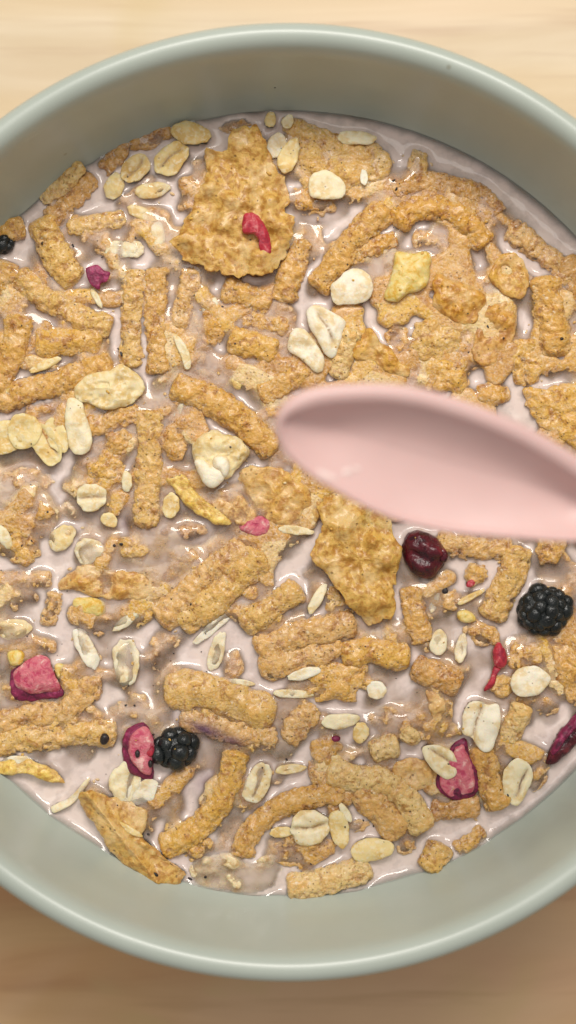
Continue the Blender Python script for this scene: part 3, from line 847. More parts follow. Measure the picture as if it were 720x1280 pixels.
flake("yellow golden flake wedge below the toasted oat cluster", [(208, 596), (228, 594), (238, 606), (252, 622), (276, 640), (290, 654), (268, 652), (242, 638), (226, 622)], 0.8, 'yellow', 0.6, wave=0.4)
flake("curled golden brown flake beside the spoon tip, under the longest stick", [(300, 592), (316, 584), (344, 584), (368, 592), (386, 606), (392, 630), (396, 650), (372, 656), (342, 652), (316, 636), (302, 614)], 1.2, 'gold', 0.7, wave=0.8, wl=4)
flake("smooth golden flake between the yellow wedge and the curled brown flake", [(258, 618), (280, 610), (300, 618), (320, 640), (314, 656), (294, 654), (276, 642)], 0.5, 'gold', 0.6, wave=0.5)
bit("pinkish milk soaked berry scrap above the parallel stick pair", [(298, 660), (308, 652), (326, 645), (338, 650), (340, 662), (326, 672), (310, 668)], 0.4, M_PINK, 'berry_scrap', 'berry scrap', 1.0)
oat("thin cream oat edge beside the big curled flake", 370, 663, 46, 11, -6, 0.5, 'oat', crease=False, name='oat_splinter')

# --- left edge, middle height
clump("faint sunken bran mass under milk at the picture's edge", 34, 604, 70, 40, 0, -0.9, 1.3, 'pink')
clump("bran mound at the picture's edge above the sunken pale stick", 36, 644, 70, 46, -8, 0.2, 1.8, 'bran')
clump("lower bran mound at the picture's edge with a pale oat beside it", 33, 684, 44, 44, 0, 0.1, 1.7, 'gold')
oat("pale oat leaning on the lower bran mound at the picture's edge", 6, 672, 34, 16, -65, 0.7, 'oat', crease=False)
oat("ghostly oat just under the milk beside the lower bran mound", 78, 672, 38, 28, 40, -0.45, 'goldoat', crease=False)
oat("milk covered oat with a bright ring above the yellow brown flake", 112, 689, 36, 32, 0, -0.35, 'oat', crease=False)
flake("yellow brown arched flake in the milk below the ringed oat", [(70, 736), (84, 720), (100, 709), (116, 705), (136, 711), (160, 714), (182, 719), (190, 736), (184, 746), (152, 749), (120, 746), (94, 738)], 0.5, 'gold', 0.7, wave=0.5, center=(130, 729))
bit("yellow fruit scrap below the arched flake", [(92, 750), (108, 747), (130, 751), (129, 770), (112, 771), (96, 766)], 0.2, M_YELLOW, 'dried_fruit', 'dried fruit', 0.9)
stick("pale sunken bran stick reaching from the picture's edge to the arched flake", [(-4, 728), (34, 726), (68, 726)], 28, -0.7, 'pink')
stick("short soaked stick hanging down from the arched flake", [(68, 738), (65, 760), (60, 784)], 22, -0.3, 'pink')
clump("sunken tan lump at the picture's edge below the pale sunken stick", 8, 755, 34, 24, 0, -0.5, 1.3, 'pink')
oat("ringed pale oat lump above the pink raspberry chunk", 18, 787, 44, 26, 6, -0.1, 'goldoat', crease=False)
stick("curved yellowish soaked stick just above the pink raspberry chunk", [(-6, 814), (26, 808), (62, 806)], 20, -0.2, 'gold')
bit("yellow fruit crumb touching the top of the pink raspberry chunk", [(10, 816), (22, 812), (32, 818), (28, 830), (14, 831)], 0.4, M_YELLOW, 'dried_fruit', 'dried fruit', 0.8)
bit("yellow fruit crumb on the milk side of the pink raspberry chunk", [(68, 832), (78, 830), (82, 842), (72, 848)], 0.3, M_YELLOW, 'dried_fruit', 'dried fruit', 0.8)
root = empty("raspberry_chunk", at(46, 850, 1.0))
tag(root, "pink freeze dried raspberry chunk with a magenta lower edge", 'raspberry')
bit(None, [(13, 842), (26, 831), (47, 824), (62, 830), (70, 848), (82, 868), (58, 874), (32, 879), (14, 870)], 0.5, M_MAGENTA, 'skin', None, 1.0, parent=root)
bit(None, [(17, 840), (28, 829), (47, 820), (61, 823), (67, 838), (75, 862), (54, 866), (34, 866), (18, 856)], 1.3, M_PINK, 'flesh', None, 1.3, parent=root)
oat("slanting white oat strip between raspberry chunk and the wide pale oat", 108, 811, 58, 22, -62, 0.35, 'white', crease=False)
oat("wide pale oat under milk beside the slanting white strip", 158, 828, 62, 34, -86, 0.1, 'oat', crease=True, off=4)
oat("slender pale oat stalk above the wide pale oat", 164, 771, 58, 13, 38, 0.0, 'oat', crease=False, name='oat_splinter')
clump("tiny toasted crumb above the slanting white oat strip", 122, 790, 18, 10, -20, 0.4, 0.8, 'brown')
stick("bent bran stick rising around the pink raspberry chunk", [(-10, 904), (44, 893), (90, 882), (114, 856), (116, 842)], 33, 0.3, 'pink')
stick("bran stick at the picture's edge pointing at the black seed", [(-10, 930), (40, 923), (96, 916), (148, 917)], 35, 0.4, 'tan')
oat("pale oat edges under the stick with the black seed", 22, 950, 40, 12, 2, 0.3, 'white', crease=False)
flake("yellow flake edge at the picture's edge near the lower wall", [(-12, 954), (30, 948), (50, 955), (68, 964), (82, 979), (60, 976), (34, 967), (-12, 966)], 0.9, 'yellow', 0.6, wave=0.3)
clump("round bran lump inside a milk ring above the halved cranberry", 168, 884, 42, 32, 10, -0.3, 1.4, 'tan')
oat("oat with wine stained half under the halved cranberry", 157, 976, 52, 38, 75, 0.9, 'oat', crease=True, off=-6)
oat("wine tinted pale oat below the halved cranberry", 178, 990, 42, 30, 30, 0.4, 'white', crease=False)
oat("thin curved oat husk by the lower wall near the folded flake", 88, 992, 64, 10, 34, 0.1, 'oat', crease=False, name='oat_splinter', poly=[(64, 1008), (80, 1002), (94, 990), (108, 974), (114, 972), (106, 986), (94, 1002), (78, 1012), (66, 1016)])
flake("folded golden flake resting against the lower wall", [(100, 1000), (115, 990), (142, 997), (168, 1006), (184, 1020), (178, 1046), (196, 1062), (214, 1080), (231, 1090), (218, 1102), (192, 1101), (162, 1084), (138, 1062), (124, 1036)], 1.6, 'flake', 0.6, wave=0.6, wl=4, fold=(-52, -4, 1.8, 9), center=(160, 1045))
oat("oat sliver lying on the folded golden flake", 161, 1036, 40, 9, -30, 3.3, 'goldoat', crease=False, name='oat_splinter')
clump("small yellow brown nib in milk beside the curved stick", 224, 984, 16, 20, 0, 0.1, 0.9, 'gold')

# --- middle: parallel sticks and flakes below the spoon tip
stick("upper of the parallel bran stick pair below the berry scrap", [(310, 682), (268, 712), (228, 748), (196, 776)], 40, 0.1, 'pink')
stick("lower of the parallel bran stick pair, with a browner upper end", [(330, 692), (290, 730), (258, 758), (226, 782)], 41, 0.7, 'tan')
stick("ghostly sunken stick alongside the parallel pair", [(250, 690), (220, 712), (194, 742)], 26, -0.95, 'pink')
clump("milk covered brown scrap above the parallel pair", 238, 664, 40, 26, 10, -1.0, 1.2, 'brown')
stick("medium bran stick between the parallel pair and the curled flake", [(302, 782), (338, 760), (378, 734)], 35, 0.8, 'tan')
clump("brown nub in the milk behind the medium bran stick", 314, 740, 28, 26, 0, -0.1, 1.3, 'bran')
oat("upright pale oat strip beside the curled flake below the spoon", 397, 748, 44, 13, 60, 0.9, 'oat', crease=False, name='oat_splinter')
clump("tan scrap beneath the edge of the curled flake", 420, 752, 30, 40, 10, 0.1, 1.4, 'tan')
flake("large curled golden flake hollow under the spoon's edge", [(397, 627), (417, 616), (436, 624), (462, 633), (488, 650), (492, 668), (502, 687), (498, 704), (494, 727), (490, 765), (467, 782), (450, 771), (432, 751), (417, 727), (406, 714), (386, 696), (397, 677), (402, 657)], 3.4, 'tan', 0.6, wave=0.8, wl=3.4, rag=0.05, nr=34, center=(450, 700), dimple=[(460, 650, 15, 1.1), (478, 664, 9, 0.8), (408, 697, 7, 0.6), (432, 662, 9, -1.3), (446, 674, 7, -0.8), (462, 676, 8, -1.3), (486, 700, 10, -0.8), (470, 740, 16, -0.7), (440, 716, 9, 0.5)])
oat("long thin oat blade beside the parallel pair's lower end", 269, 782, 72, 13, 40, 0.2, 'white', crease=False, name='oat_splinter')
oat("yellowish sunken oat blade below the long thin blade", 271, 814, 52, 20, 74, -0.2, 'oat', crease=False, name='oat_splinter')
clump("yellow brown nib under milk beside the oat blades", 207, 803, 38, 20, 0, -0.4, 1.3, 'gold')
stick("pinkish bran stick below the medium one, left of the granola lump", [(320, 816), (352, 800), (398, 788), (446, 778)], 40, 0.4, 'pink')
stick("second pinkish stick lying along the granola lump", [(322, 836), (362, 826), (402, 816), (430, 806)], 34, 0.2, 'pink')
stick("golden stick end crossing over the granola lump", [(424, 820), (462, 814), (512, 820)], 32, 1.2, 'gold', 'flake')
clump("golden granola lump in the middle below the curled flake", 424, 852, 84, 52, 8, 0.6, 1.8, 'gold')
oat("thin cream oat blade beside the wide smooth stick", 303, 853, 34, 8, -8, 0.3, 'oat', crease=False, name='oat_splinter')
oat("straight cream oat blade next to the golden granola lump", 367, 867, 52, 11, -3, 0.7, 'oat', crease=False, name='oat_splinter')
oat("ragged white oat scrap above the straight cream blade", 380, 842, 42, 14, 14, 1.2, 'white', crease=False)
oat("square white oat against the golden granola lump", 471, 862, 25, 24, 0, 0.9, 'white', crease=False)
stick("wide smooth soaked stick below the oat blades", [(206, 868), (246, 862), (292, 876), (344, 900)], 48, 0.2, 'tan', 'flake', flat=0.5)
js = stick("long soaked stick with a purple stained edge", [(224, 894), (266, 906), (306, 918), (348, 922)], 36, -0.2, 'pink')
# berry juice soaked into that stick's edge
pv = np.array([v.co for v in js.data.vertices]) + np.array(js.location)
jv = np.zeros(len(pv))
for (px, py, rx, ry, rot, st) in ((258, 912, 30, 9, -20, 1.0), (290, 926, 20, 8, -20, 0.9)):
    c = at(px, py); t_ = math.radians(rot)
    dx, dy = (pv[:, 0] - c[0]) / MM / PXMM, (pv[:, 1] - c[1]) / MM / PXMM
    jv = np.maximum(jv, st * np.exp(-(((dx * math.cos(t_) + dy * math.sin(t_)) / rx) ** 2 + ((-dx * math.sin(t_) + dy * math.cos(t_)) / ry) ** 2)))
js.data.attributes.new("juice", 'FLOAT', 'POINT').data.foreach_set("value", jv.astype(np.float32))
stick("soft pinkish stick leading down from the granola lump", [(392, 878), (372, 904), (356, 926)], 38, -0.1, 'pink')
clump("brown lump bearing the tiny red seed", 408, 936, 40, 38, 0, 0.5, 1.6, 'bran')
oat("cream oat with a browned underside above the tiny red seed", 426, 901, 50, 19, 6, 1.6, 'oat', crease=False, th=1.0)
oat("small tan oat round beside the browned oat", 451, 916, 20, 26, -10, 1.0, 'goldoat', crease=False)
clump("pinkish soaked mass beside the stick ends", 492, 908, 62, 40, -25, -0.2, 1.5, 'pink')
stick("stick end facing up like a round button beside the leaf shaped oat", [(520, 912), (512, 922), (508, 930)], 28, 2.0, 'pale', 'porous')
stick("blunt crusted stick end beside the round button end", [(500, 928), (480, 934), (460, 942)], 32, 1.4, 'pale', 'porous')

# --- right of the big curled flake
stick("soaked stick under the spoon's lower edge beside the dark cranberry", [(546, 676), (592, 684), (640, 688)], 32, 0.2, 'pink')
stick("bent bran stick between spoon and whole blackberry", [(646, 680), (640, 715), (624, 748), (612, 776)], 36, 0.5, 'tan')
clump("brown stick stub under the spoon near the whole blackberry", 684, 689, 32, 36, 0, 0.6, 1.6, 'bran')
clump("round tan nub with a red spot", 595, 717, 32, 28, 0, 0.4, 1.6, 'tan')
bit("red spot of berry skin on the round tan nub", [(584, 727), (590, 724), (594, 729), (589, 734), (583, 733)], 1.5, M_SCARLET, 'fruit_skin', 'fruit skin', 0.4)
clump("milky brown lump below the grey seed", 562, 752, 34, 34, 20, -0.4, 1.4, 'pink')
bit("small bright yellow fruit bit below the round tan nub", [(572, 766), (582, 762), (592, 768), (594, 776), (582, 779), (573, 774)], 0.8, M_YELLOW, 'dried_fruit', 'dried fruit', 0.8)
clump("ragged brown scrap below the yellow bit", 602, 792, 46, 30, -25, 0.3, 1.4, 'bran')
oat("slim pale oat splinter beside the grey seed", 543, 753, 30, 10, 70, 0.3, 'white', crease=False, name='oat_splinter')
oat("slanting straw like oat splinter above the yellow bit", 588, 746, 40, 8, 28, 0.3, 'goldoat', crease=False, name='oat_splinter')
oat("pale sunken oat under the slim splinter", 548, 802, 32, 22, 80, -0.1, 'oat', crease=False)
oat("milky oat strip between the sunken oat and the scarlet sliver", 576, 810, 36, 15, 80, -0.1, 'oat', crease=False)
stick("vertical bran stick below the dark cranberry", [(514, 732), (518, 768), (527, 808)], 32, 0.8, 'bran')
stick("bran stick lying below the foot of the vertical one", [(514, 832), (544, 844), (576, 858)], 36, 1.0, 'brown')
clump("small tan nub between curled flake and vertical stick", 488, 798, 24, 24, 0, 0.2, 1.3, 'tan')
flake("narrow golden flake tail below the lying bran stick", [(532, 862), (546, 864), (556, 872), (557, 894), (549, 908), (540, 900), (535, 880)], 0.6, 'gold', 0.6, wave=0.3)
clump("brown mush below the golden flake tail", 560, 914, 40, 26, 0, -0.1, 1.3, 'tan')
clump("golden lump behind the pointed white oat near the blackberry", 656, 818, 50, 34, 20, 0.3, 1.5, 'gold')
clump("smooth tan nub peeping from behind the pointed white oat", 628, 856, 30, 28, 0, 0.5, 1.5, 'tan')
clump("tall bran chunk at the picture's edge under the blackberry", 714, 836, 60, 100, 0, 0.5, 2.2, 'bran',
      poly=[(690, 806), (708, 788), (740, 784), (742, 890), (716, 880), (700, 866), (690, 840)])
clump("brown scrap below the tall bran chunk, beside the button ended stick", 684, 884, 30, 24, 0, 0.1, 1.3, 'bran')
oat("pointed white oat below the whole blackberry", 662, 851, 50, 36, 6, 2.6, 'white', crease=False, th=0.9,
    poly=[(639, 846), (650, 835), (671, 833), (688, 847), (676, 865), (655, 871), (640, 863)])
oat("large deeply grooved white oat above the pink cranberry slice", 602, 906, 62, 46, 75, 2.8, 'white', th=1.1, cr_ang=72, off=6, dep=0.9,
    poly=[(577, 910), (578, 893), (585, 878), (600, 876), (610, 880), (622, 880), (626, 896), (621, 920), (616, 936), (606, 940), (596, 932), (590, 922), (580, 918)])
stick("pale button ended stick below the pointed white oat", [(653, 880), (646, 902), (632, 928)], 29, 1.8, 'pale', 'porous', dz=-1.6)
stick("stout bran stick running under the large grooved oat to the wall", [(600, 932), (606, 962), (616, 994), (626, 1012)], 37, 1.2, 'bran', 'porous')
oat("tilted creased oat by the lower wall beside the stout stick", 646, 976, 62, 40, 60, 1.5, 'oat', th=0.8, cr_ang=60, off=-6,
    poly=[(634, 958), (647, 947), (662, 956), (666, 972), (656, 996), (643, 1007), (630, 990), (628, 972)])
clump("sunken pinkish scrap between tilted oat and dark berry skin", 673, 968, 24, 46, -15, -0.1, 1.2, 'pink')

# --- bottom
stick("big curved golden stick beside the dark berry pair", [(295, 936), (287, 976), (264, 1016), (234, 1044), (200, 1060)], 34, 1.5, 'gold')
clump("yellow crumbs under the big curved stick", 248, 1062, 44, 24, 20, 0.1, 1.1, 'gold')
stick("hooked bran stick with a drooping end near the lower wall", [(303, 1074), (309, 1044), (334, 1018), (370, 1001), (432, 990)], 30, 1.3, 'bran')
stick("soft soaked stick end above the hooked stick", [(384, 968), (408, 964)], 34, 0.0, 'pink')
flake("pale yellow flake awash in milk at the lower wall", [(238, 1082), (256, 1070), (284, 1067), (312, 1076), (346, 1068), (347, 1100), (316, 1114), (280, 1114), (250, 1108)], -0.1, 'cream', 0.5, wave=0.4, rag=0.05)
oat("sunken creased oat beside the big curved stick", 322, 978, 56, 30, 68, 0.3, 'oat', crease=True)
oat("narrow cream oat strip in milk above the hooked stick", 364, 961, 40, 12, 6, 0.4, 'goldoat', crease=False)
clump("golden brown clump carrying the double creased oat", 380, 1062, 84, 50, 4, 0.6, 1.6, 'bran')
oat("plump oat split by one dark crease, on the golden brown clump", 388, 1034, 50, 44, 10, 2.9, 'oat', crease=True, th=1.3, dep=0.9)
oat("pinkish oat flap beside the plump split oat", 352, 1040, 30, 14, 6, 1.7, 'goldoat', crease=False)
oat("upright golden oat behind the plump split oat", 424, 1036, 48, 24, -78, 1.9, 'goldoat', crease=False)
oat("thin oat edge leaning on the upright golden oat", 432, 1016, 28, 10, -58, 2.0, 'oat', crease=False, name='oat_splinter')
clump("small brown crumbs between the upright golden oat and pitted stick", 447, 1032, 32, 16, 10, 0.5, 1.0, 'bran')
oat("smooth golden cream oat alone by the lower wall", 465, 1062, 56, 29, 6, 1.6, 'goldoat', crease=False, th=1.0)
stick("crusty pale stick lying along the lower wall", [(356, 1110), (396, 1104), (436, 1094), (462, 1080)], 36, 0.9, 'pale', 'porous')
stick("flat pinkish stick under the long pitted one", [(446, 982), (478, 1014), (506, 1042)], 42, 0.7, 'pink', flat=0.7)
stick("long pale pitted stick curving toward the lower wall", [(410, 962), (444, 974), (478, 977), (508, 1000), (532, 1040)], 36, 2.2, 'pale', 'porous')
clump("small bran nub below the flat pinkish stick", 508, 1058, 24, 24, 0, 0.6, 1.2, 'bran')
stick("end-on bran stick poking out at the lower wall", [(552, 1052), (541, 1074), (532, 1090)], 34, 1.6, 'tan', 'porous', dz=0.8)
flake("golden flake piece behind the leaf shaped oat", [(492, 958), (508, 948), (526, 950), (542, 966), (536, 984), (516, 988), (498, 976)], 1.3, 'gold', 0.7, wave=0.5)
stick("bran stick under the pink cranberry slice", [(538, 1012), (566, 1010), (600, 1006)], 29, 0.7, 'brown')
stick("slim golden stick half sunk against the lower wall", [(568, 1062), (590, 1050), (606, 1036)], 20, 0.3, 'gold')
root = empty("cranberry_slice", at(572, 962, 1.0))
tag(root, "pink cranberry slice with dark skin rim under the leaf shaped oat", 'cranberry')
bit(None, [(563, 936), (580, 923), (588, 944), (596, 963), (597, 986), (585, 998), (560, 998), (545, 975)], 0.9, M_MAGENTA, 'skin', None, 0.9, parent=root)
bit(None, [(566, 940), (579, 930), (584, 944), (592, 963), (594, 984), (584, 995), (562, 995), (549, 976)], 1.5, M_PINK, 'flesh', None, 0.9, parent=root)
oat("leaf shaped oat lying on the pink cranberry slice", 549, 951, 52, 34, -25, 3.4, 'oat', th=0.9, cr_ang=-30, off=5,
    poly=[(526, 937), (535, 931), (548, 931), (563, 938), (571, 950), (570, 966), (559, 974), (545, 966), (535, 954)])

# ------------------------------------------------------------------ berries
def ico_ball(n=14, m=20):
    """Unit ball as rings of quads."""
    th = np.linspace(0, math.pi, n + 1)[1:-1]
    a = np.linspace(0, 2 * math.pi, m, endpoint=False)
    v = np.stack([np.sin(th)[:, None] * np.cos(a), np.sin(th)[:, None] * np.sin(a), np.repeat(np.cos(th)[:, None], m, 1)], 2).reshape(-1, 3)
    v = np.vstack([v, [[0, 0, 1], [0, 0, -1]]])
    i = np.arange(n - 2)[:, None] * m; j = np.arange(m)[None]; k = (j + 1) % m
    q = [np.stack([i + j, i + m + j, i + m + k, i + k], 2).reshape(-1, 4)]
    j = j[0]; k = k[0]; t, b = len(v) - 2, len(v) - 1; e = (n - 2) * m
    q.append(np.stack([0 * j + t, j, k, k], 1)); q.append(np.stack([0 * j + b, e + k, e + j, e + j], 1))
    return v, np.vstack(q)

BALL_V, BALL_Q = ico_ball()
def blackberry(label, cx, cy, rx, ry, rz, z, count, dr, rot=0.0, parts=True, squash=0.8, group=None):
    """Core and drupelets; radii in mm; drupelet radius dr mm."""
    root = empty("blackberry", at(cx, cy, z))
    tag(root, label, 'berry', group)
    c = at(cx, cy, z) / MM
    R = np.array([[math.cos(rot), -math.sin(rot), 0], [math.sin(rot), math.cos(rot), 0], [0, 0, 1]])
    v = (BALL_V * np.array([rx, ry, rz]) * 0.9) @ R.T + c
    mesh_object("core", v * MM, BALL_Q, M_BLACK, origin=c * MM, parent=root)
    rng = random.Random(int(cx))
    shared = None
    k = 0
    ga = math.pi * (3 - math.sqrt(5))
    for i in range(count):
        y = 1 - 2 * (i + 0.5) / count
        if y < -0.55: continue
        r = math.sqrt(1 - y * y)
        d = np.array([r * math.cos(ga * i), r * math.sin(ga * i), y])
        p = R @ (d * np.array([rx, ry, rz]) * 0.80) + c
        nrm = Vector(R @ (d / np.array([rx, ry, rz]))).normalized()
        s = dr * rng.uniform(0.75, 1.22)
        p = p + np.array([rng.uniform(-1, 1) for _ in range(3)]) * dr * 0.22
        if shared is None:
            bv = BALL_V.copy()
            bv = bv + 0.08 * bv * vnoise(bv * 1.7 + 3, 5)[:, None]
            bv[:, 2] *= squash
            me = bpy.data.meshes.new("drupelet")
            me.from_pydata((bv * MM).tolist(), [], [tuple(dict.fromkeys(f)) for f in BALL_Q.tolist()])
            me.polygons.foreach_set("use_smooth", [True] * len(me.polygons))
            me.materials.append(M_BLACK)
            shared = (me, bv)
        o = bpy.data.objects.new("drupelet", shared[0])
        COL.objects.link(o)
        o.parent = root
        o.location = (p - c) * MM
        q_ = nrm.to_track_quat('Z', 'Y')
        o.rotation_euler = q_.to_euler()
        o.scale = (s * rng.uniform(0.95, 1.2), s, s)
        M3 = np.array(q_.to_matrix())
        HEIGHT.append((((shared[1] * s) @ M3.T + p) * MM, [tuple(dict.fromkeys(f)) for f in BALL_Q.tolist()]))
    return root

blackberry("whole blackberry near the bowl wall below the spoon", 680, 763, 4.8, 4.4, 3.0, 0.8, 42, 1.2, 0.2)
blackberry("small black berry touching the halved cranberry", 219, 937, 3.9, 3.1, 2.2, 0.7, 16, 1.5, 0.1)
blackberry("dark berry half hidden under the stubby stick at the picture's edge", -2, 306, 2.6, 1.6, 1.6, 0.6, 14, 0.8, 0.1)

root = empty("cranberry_half", at(174, 940, 1.2))
tag(root, "halved cranberry with pink seedy flesh beside the small black berry", 'cranberry')
bit(None, [(168, 906), (180, 904), (191, 918), (196, 936), (192, 954), (191, 975), (170, 971), (156, 955), (152, 932), (158, 914)], 0.6, M_MAGENTA, 'skin', None, 1.6, parent=root, a=2.2)
bit(None, [(172, 911), (182, 909), (190, 920), (194, 936), (190, 952), (188, 968), (174, 962), (163, 948), (161, 930), (165, 918)], 1.9, M_PINK, 'flesh', None, 1.1, parent=root)
for (x, y) in ((172, 942), (188, 955)):
    bit(None, [(x - 3, y - 2), (x, y - 5), (x + 3, y - 2), (x + 2, y + 4), (x - 2, y + 4)], 2.9, M_SEED, 'pip', None, 0.5, parent=root)
bit(None, [(180, 934), (188, 930), (193, 938), (188, 946), (181, 943)], 2.7, M_SCARLET, 'pulp', None, 0.6, parent=root)

# whole dark cranberry: wrinkled glossy body with a torn stalk end
root = empty("cranberry", at(529, 693, 1.4))
tag(root, "glossy dark red cranberry beside the curled flake", 'cranberry')
bit(None, [(503, 678), (510, 667), (524, 664), (540, 669), (553, 680), (558, 696), (552, 710), (542, 722), (526, 722), (513, 714), (505, 698)], 0.9, M_CRANBERRY, 'body', None, 3.1, parent=root, a=2.0, crease=(-18, -4, 6, 0.8))
bit(None, [(549, 684), (557, 686), (560, 695), (556, 703), (549, 699)], 1.9, M_CRANBERRY, 'stalk_end', None, 0.8, parent=root, rag=0.1)

root = empty("berry_sliver", at(620, 834, 0.8))
tag(root, "scarlet berry sliver with a thin tail beside the pointed white oat", 'berry sliver')
bit(None, [(618, 808), (624, 802), (631, 812), (634, 826), (629, 834), (619, 833), (616, 822)], 1.2, M_SCARLET, 'head', None, 1.3, parent=root, a=2.2)
bit(None, [(618, 831), (628, 832), (622, 842), (617, 856), (605, 864), (612, 848)], 0.7, M_SCARLET, 'tail', None, 0.7, parent=root)

root = empty("berry_skin", at(706, 926, 0.8))
tag(root, "dark purple berry skin hugging the wall at the picture's edge", 'berry skin')
bit(None, [(738, 884), (722, 896), (704, 914), (688, 936), (681, 954), (690, 956), (708, 944), (726, 928), (742, 920)], 0.6, M_CRANBERRY, 'rind', None, 1.2, parent=root)
bit(None, [(730, 884), (716, 896), (700, 914), (688, 934), (690, 944), (702, 930), (718, 912), (734, 898)], 1.0, M_MAGENTA, 'flesh', None, 1.2, parent=root)

bit("glossy black seed on the stick at the picture's edge", [(125, 924), (128, 917), (134, 917), (137, 923), (133, 930), (127, 930)], 2.2, M_SEED, 'seed', 'seed', 0.7)
bit("grey brown seed above the slim pale splinter", [(552, 738), (556, 733), (560, 738), (558, 744), (554, 743)], 0.6, M_SEED, 'seed', 'seed', 0.5)
bit("tiny dark red seed on the brown lump", [(414, 922), (419, 919), (425, 921), (424, 926), (417, 927)], 2.2, M_MAGENTA, 'seed', 'seed', 0.5)

# ------------------------------------------------------------------ milk: level, rise at every piece, thin film over what lies just below
allv, allf, base = [], [], 0
for v, f in HEIGHT:
    allv.append(v); allf.extend([tuple(i + base for i in q) for q in f]); base += len(v)
allv = np.vstack(allv)
bvh = BVHTree.FromPolygons(allv.tolist(), allf)
STEP = 0.28 * MM
RM = 0.0690
n = int(2 * RM / STEP) + 1
gx = np.linspace(-RM, RM, n) + BOWL[0]
gy = np.linspace(-RM, RM, n) + BOWL[1]
X, Y = np.meshgrid(gx, gy, indexing='ij')
RR = np.hypot(X - BOWL[0], Y - BOWL[1])
P = np.full((n, n), -1.0)
lo, hi = allv.min(0), allv.max(0)
down = Vector((0, 0, -1))
for i in range(n):
    if gx[i] < lo[0] or gx[i] > hi[0]: continue
    for j in range(n):
        if RR[i, j] > RM: continue
        h = bvh.ray_cast(Vector((gx[i], gy[j], 0.08)), down, 0.08)
        if h[0] is not None: P[i, j] = h[0].z
wall = bowl_inner_z(RR)
top_ = np.maximum(P, wall)
H = (top_ - MILK_Z) / MM                       # mm above the milk level

def blur(a, s):
    s = s / (STEP / MM)
    m = int(4 * s) + 2
    k = np.exp(-0.5 * (np.arange(-m, m + 1) / s) ** 2); k /= k.sum()
    b = np.pad(a, m, mode='edge')
    b = np.apply_along_axis(lambda r: np.convolve(r, k, 'valid'), 0, b)
    return np.apply_along_axis(lambda r: np.convolve(r, k, 'valid'), 1, b)

# soaked crumbs and mush hanging in the milk between the pieces, mostly just out of sight
mk = np.stack([X.ravel() / MM, Y.ravel() / MM, 0 * X.ravel()], 1)
mush = np.full((n, n), -3.0)
mr = random.Random(77)
warp = (0.5 * fbm(mk / 2.5, 41, 2)).reshape(n, n)
XM, YM = X / MM, Y / MM
for _ in range(520):
    r_ = 64 * math.sqrt(mr.random()); a_ = mr.uniform(0, 6.283)
    cx_, cy_ = BOWL[0] / MM + r_ * math.cos(a_), BOWL[1] / MM + r_ * math.sin(a_)
    an = mr.uniform(0, math.pi)
    kind_ = mr.random()
    ln, rd, hh = (mr.uniform(2, 6), mr.uniform(1.5, 2.2), 1.3) if kind_ < 0.6 else (mr.uniform(0.5, 2.5), mr.uniform(2, 4), 0.6)
    zt = mr.uniform(-0.35, 1.35) + 0.9 * math.exp(-(((cx_ - 27) / 30) ** 2 + ((cy_ - 27) / 24) ** 2))
    i0, i1 = np.searchsorted(gx / MM, (cx_ - ln - rd - 1, cx_ + ln + rd + 1)); j0, j1 = np.searchsorted(gy / MM, (cy_ - ln - rd - 1, cy_ + ln + rd + 1))
    if i1 - i0 < 2 or j1 - j0 < 2: continue
    dx, dy = XM[i0:i1, j0:j1] - cx_, YM[i0:i1, j0:j1] - cy_
    u, w_ = dx * math.cos(an) + dy * math.sin(an), -dx * math.sin(an) + dy * math.cos(an)
    d_ = np.hypot(np.maximum(np.abs(u) - ln, 0), w_) / rd + 0.25 * warp[i0:i1, j0:j1]
    hgt = np.where(d_ < 1, zt - hh + hh * np.sqrt(np.clip(1 - d_ ** 2, 0, 1)), -3.0)
    mush[i0:i1, j0:j1] = np.maximum(mush[i0:i1, j0:j1], hgt)
mush = blur(mush, 0.3)
mush += (0.26 * fbm(mk / 1.4, 47, 3) + 0.28 * (0.5 - worley(mk / 1.2, 43)) + 0.10 * vnoise(mk / 0.5, 48)).reshape(n, n)
mush -= 5.0 * sstep(RM - 9 * MM, RM - 4 * MM, RR)
for (px, py, rx, ry) in ((248, 182, 26, 16), (410, 270, 34, 22), (497, 200, 14, 26), (452, 350, 14, 20), (200, 250, 30, 10), (140, 268, 30, 10), (30, 330, 16, 20), (310, 350, 40, 12), (300, 505, 24, 24), (50, 590, 60, 18), (120, 655, 20, 30),
                         (250, 660, 30, 24), (380, 700, 20, 34), (255, 810, 40, 34), (300, 740, 34, 16), (150, 800, 50, 20), (30, 770, 30, 20), (100, 950, 60, 40), (235, 870, 14, 50), (255, 940, 26, 26), (330, 960, 40, 20),
                         (440, 890, 40, 16), (500, 860, 34, 30), (600, 850, 30, 60), (640, 720, 30, 90), (690, 720, 30, 26), (690, 900, 34, 30), (560, 1030, 40, 26), (450, 1060, 70, 26), (60, 470, 60, 8), (170, 400, 10, 60), (640, 300, 20, 20),
                         (655, 400, 12, 60), (600, 330, 10, 30), (700, 475, 24, 12), (440, 920, 30, 20), (180, 860, 16, 30), (60, 1000, 60, 30), (350, 1090, 300, 14), (490, 745, 20, 30), (560, 790, 30, 20)):
    c = at(px, py)
    mush = mush - 2.4 * np.exp(-(((X - c[0]) / (0.85 * rx * PXMM * MM)) ** 2 + ((Y - c[1]) / (0.85 * ry * PXMM * MM)) ** 2))
mush = np.where(mush > 0.1, 0.1 + 1.3 * np.tanh((mush - 0.1) / 1.3), mush)
mi = np.arange(0, n, 1)
inb = RR[np.ix_(mi, mi)] < RM - 2.5 * MM
mid_ = np.full(inb.shape, -1); mid_[inb] = np.arange(inb.sum())
mvv = np.stack([X[np.ix_(mi, mi)][inb], Y[np.ix_(mi, mi)][inb], MILK_Z + mush[np.ix_(mi, mi)][inb] * MM], 1)
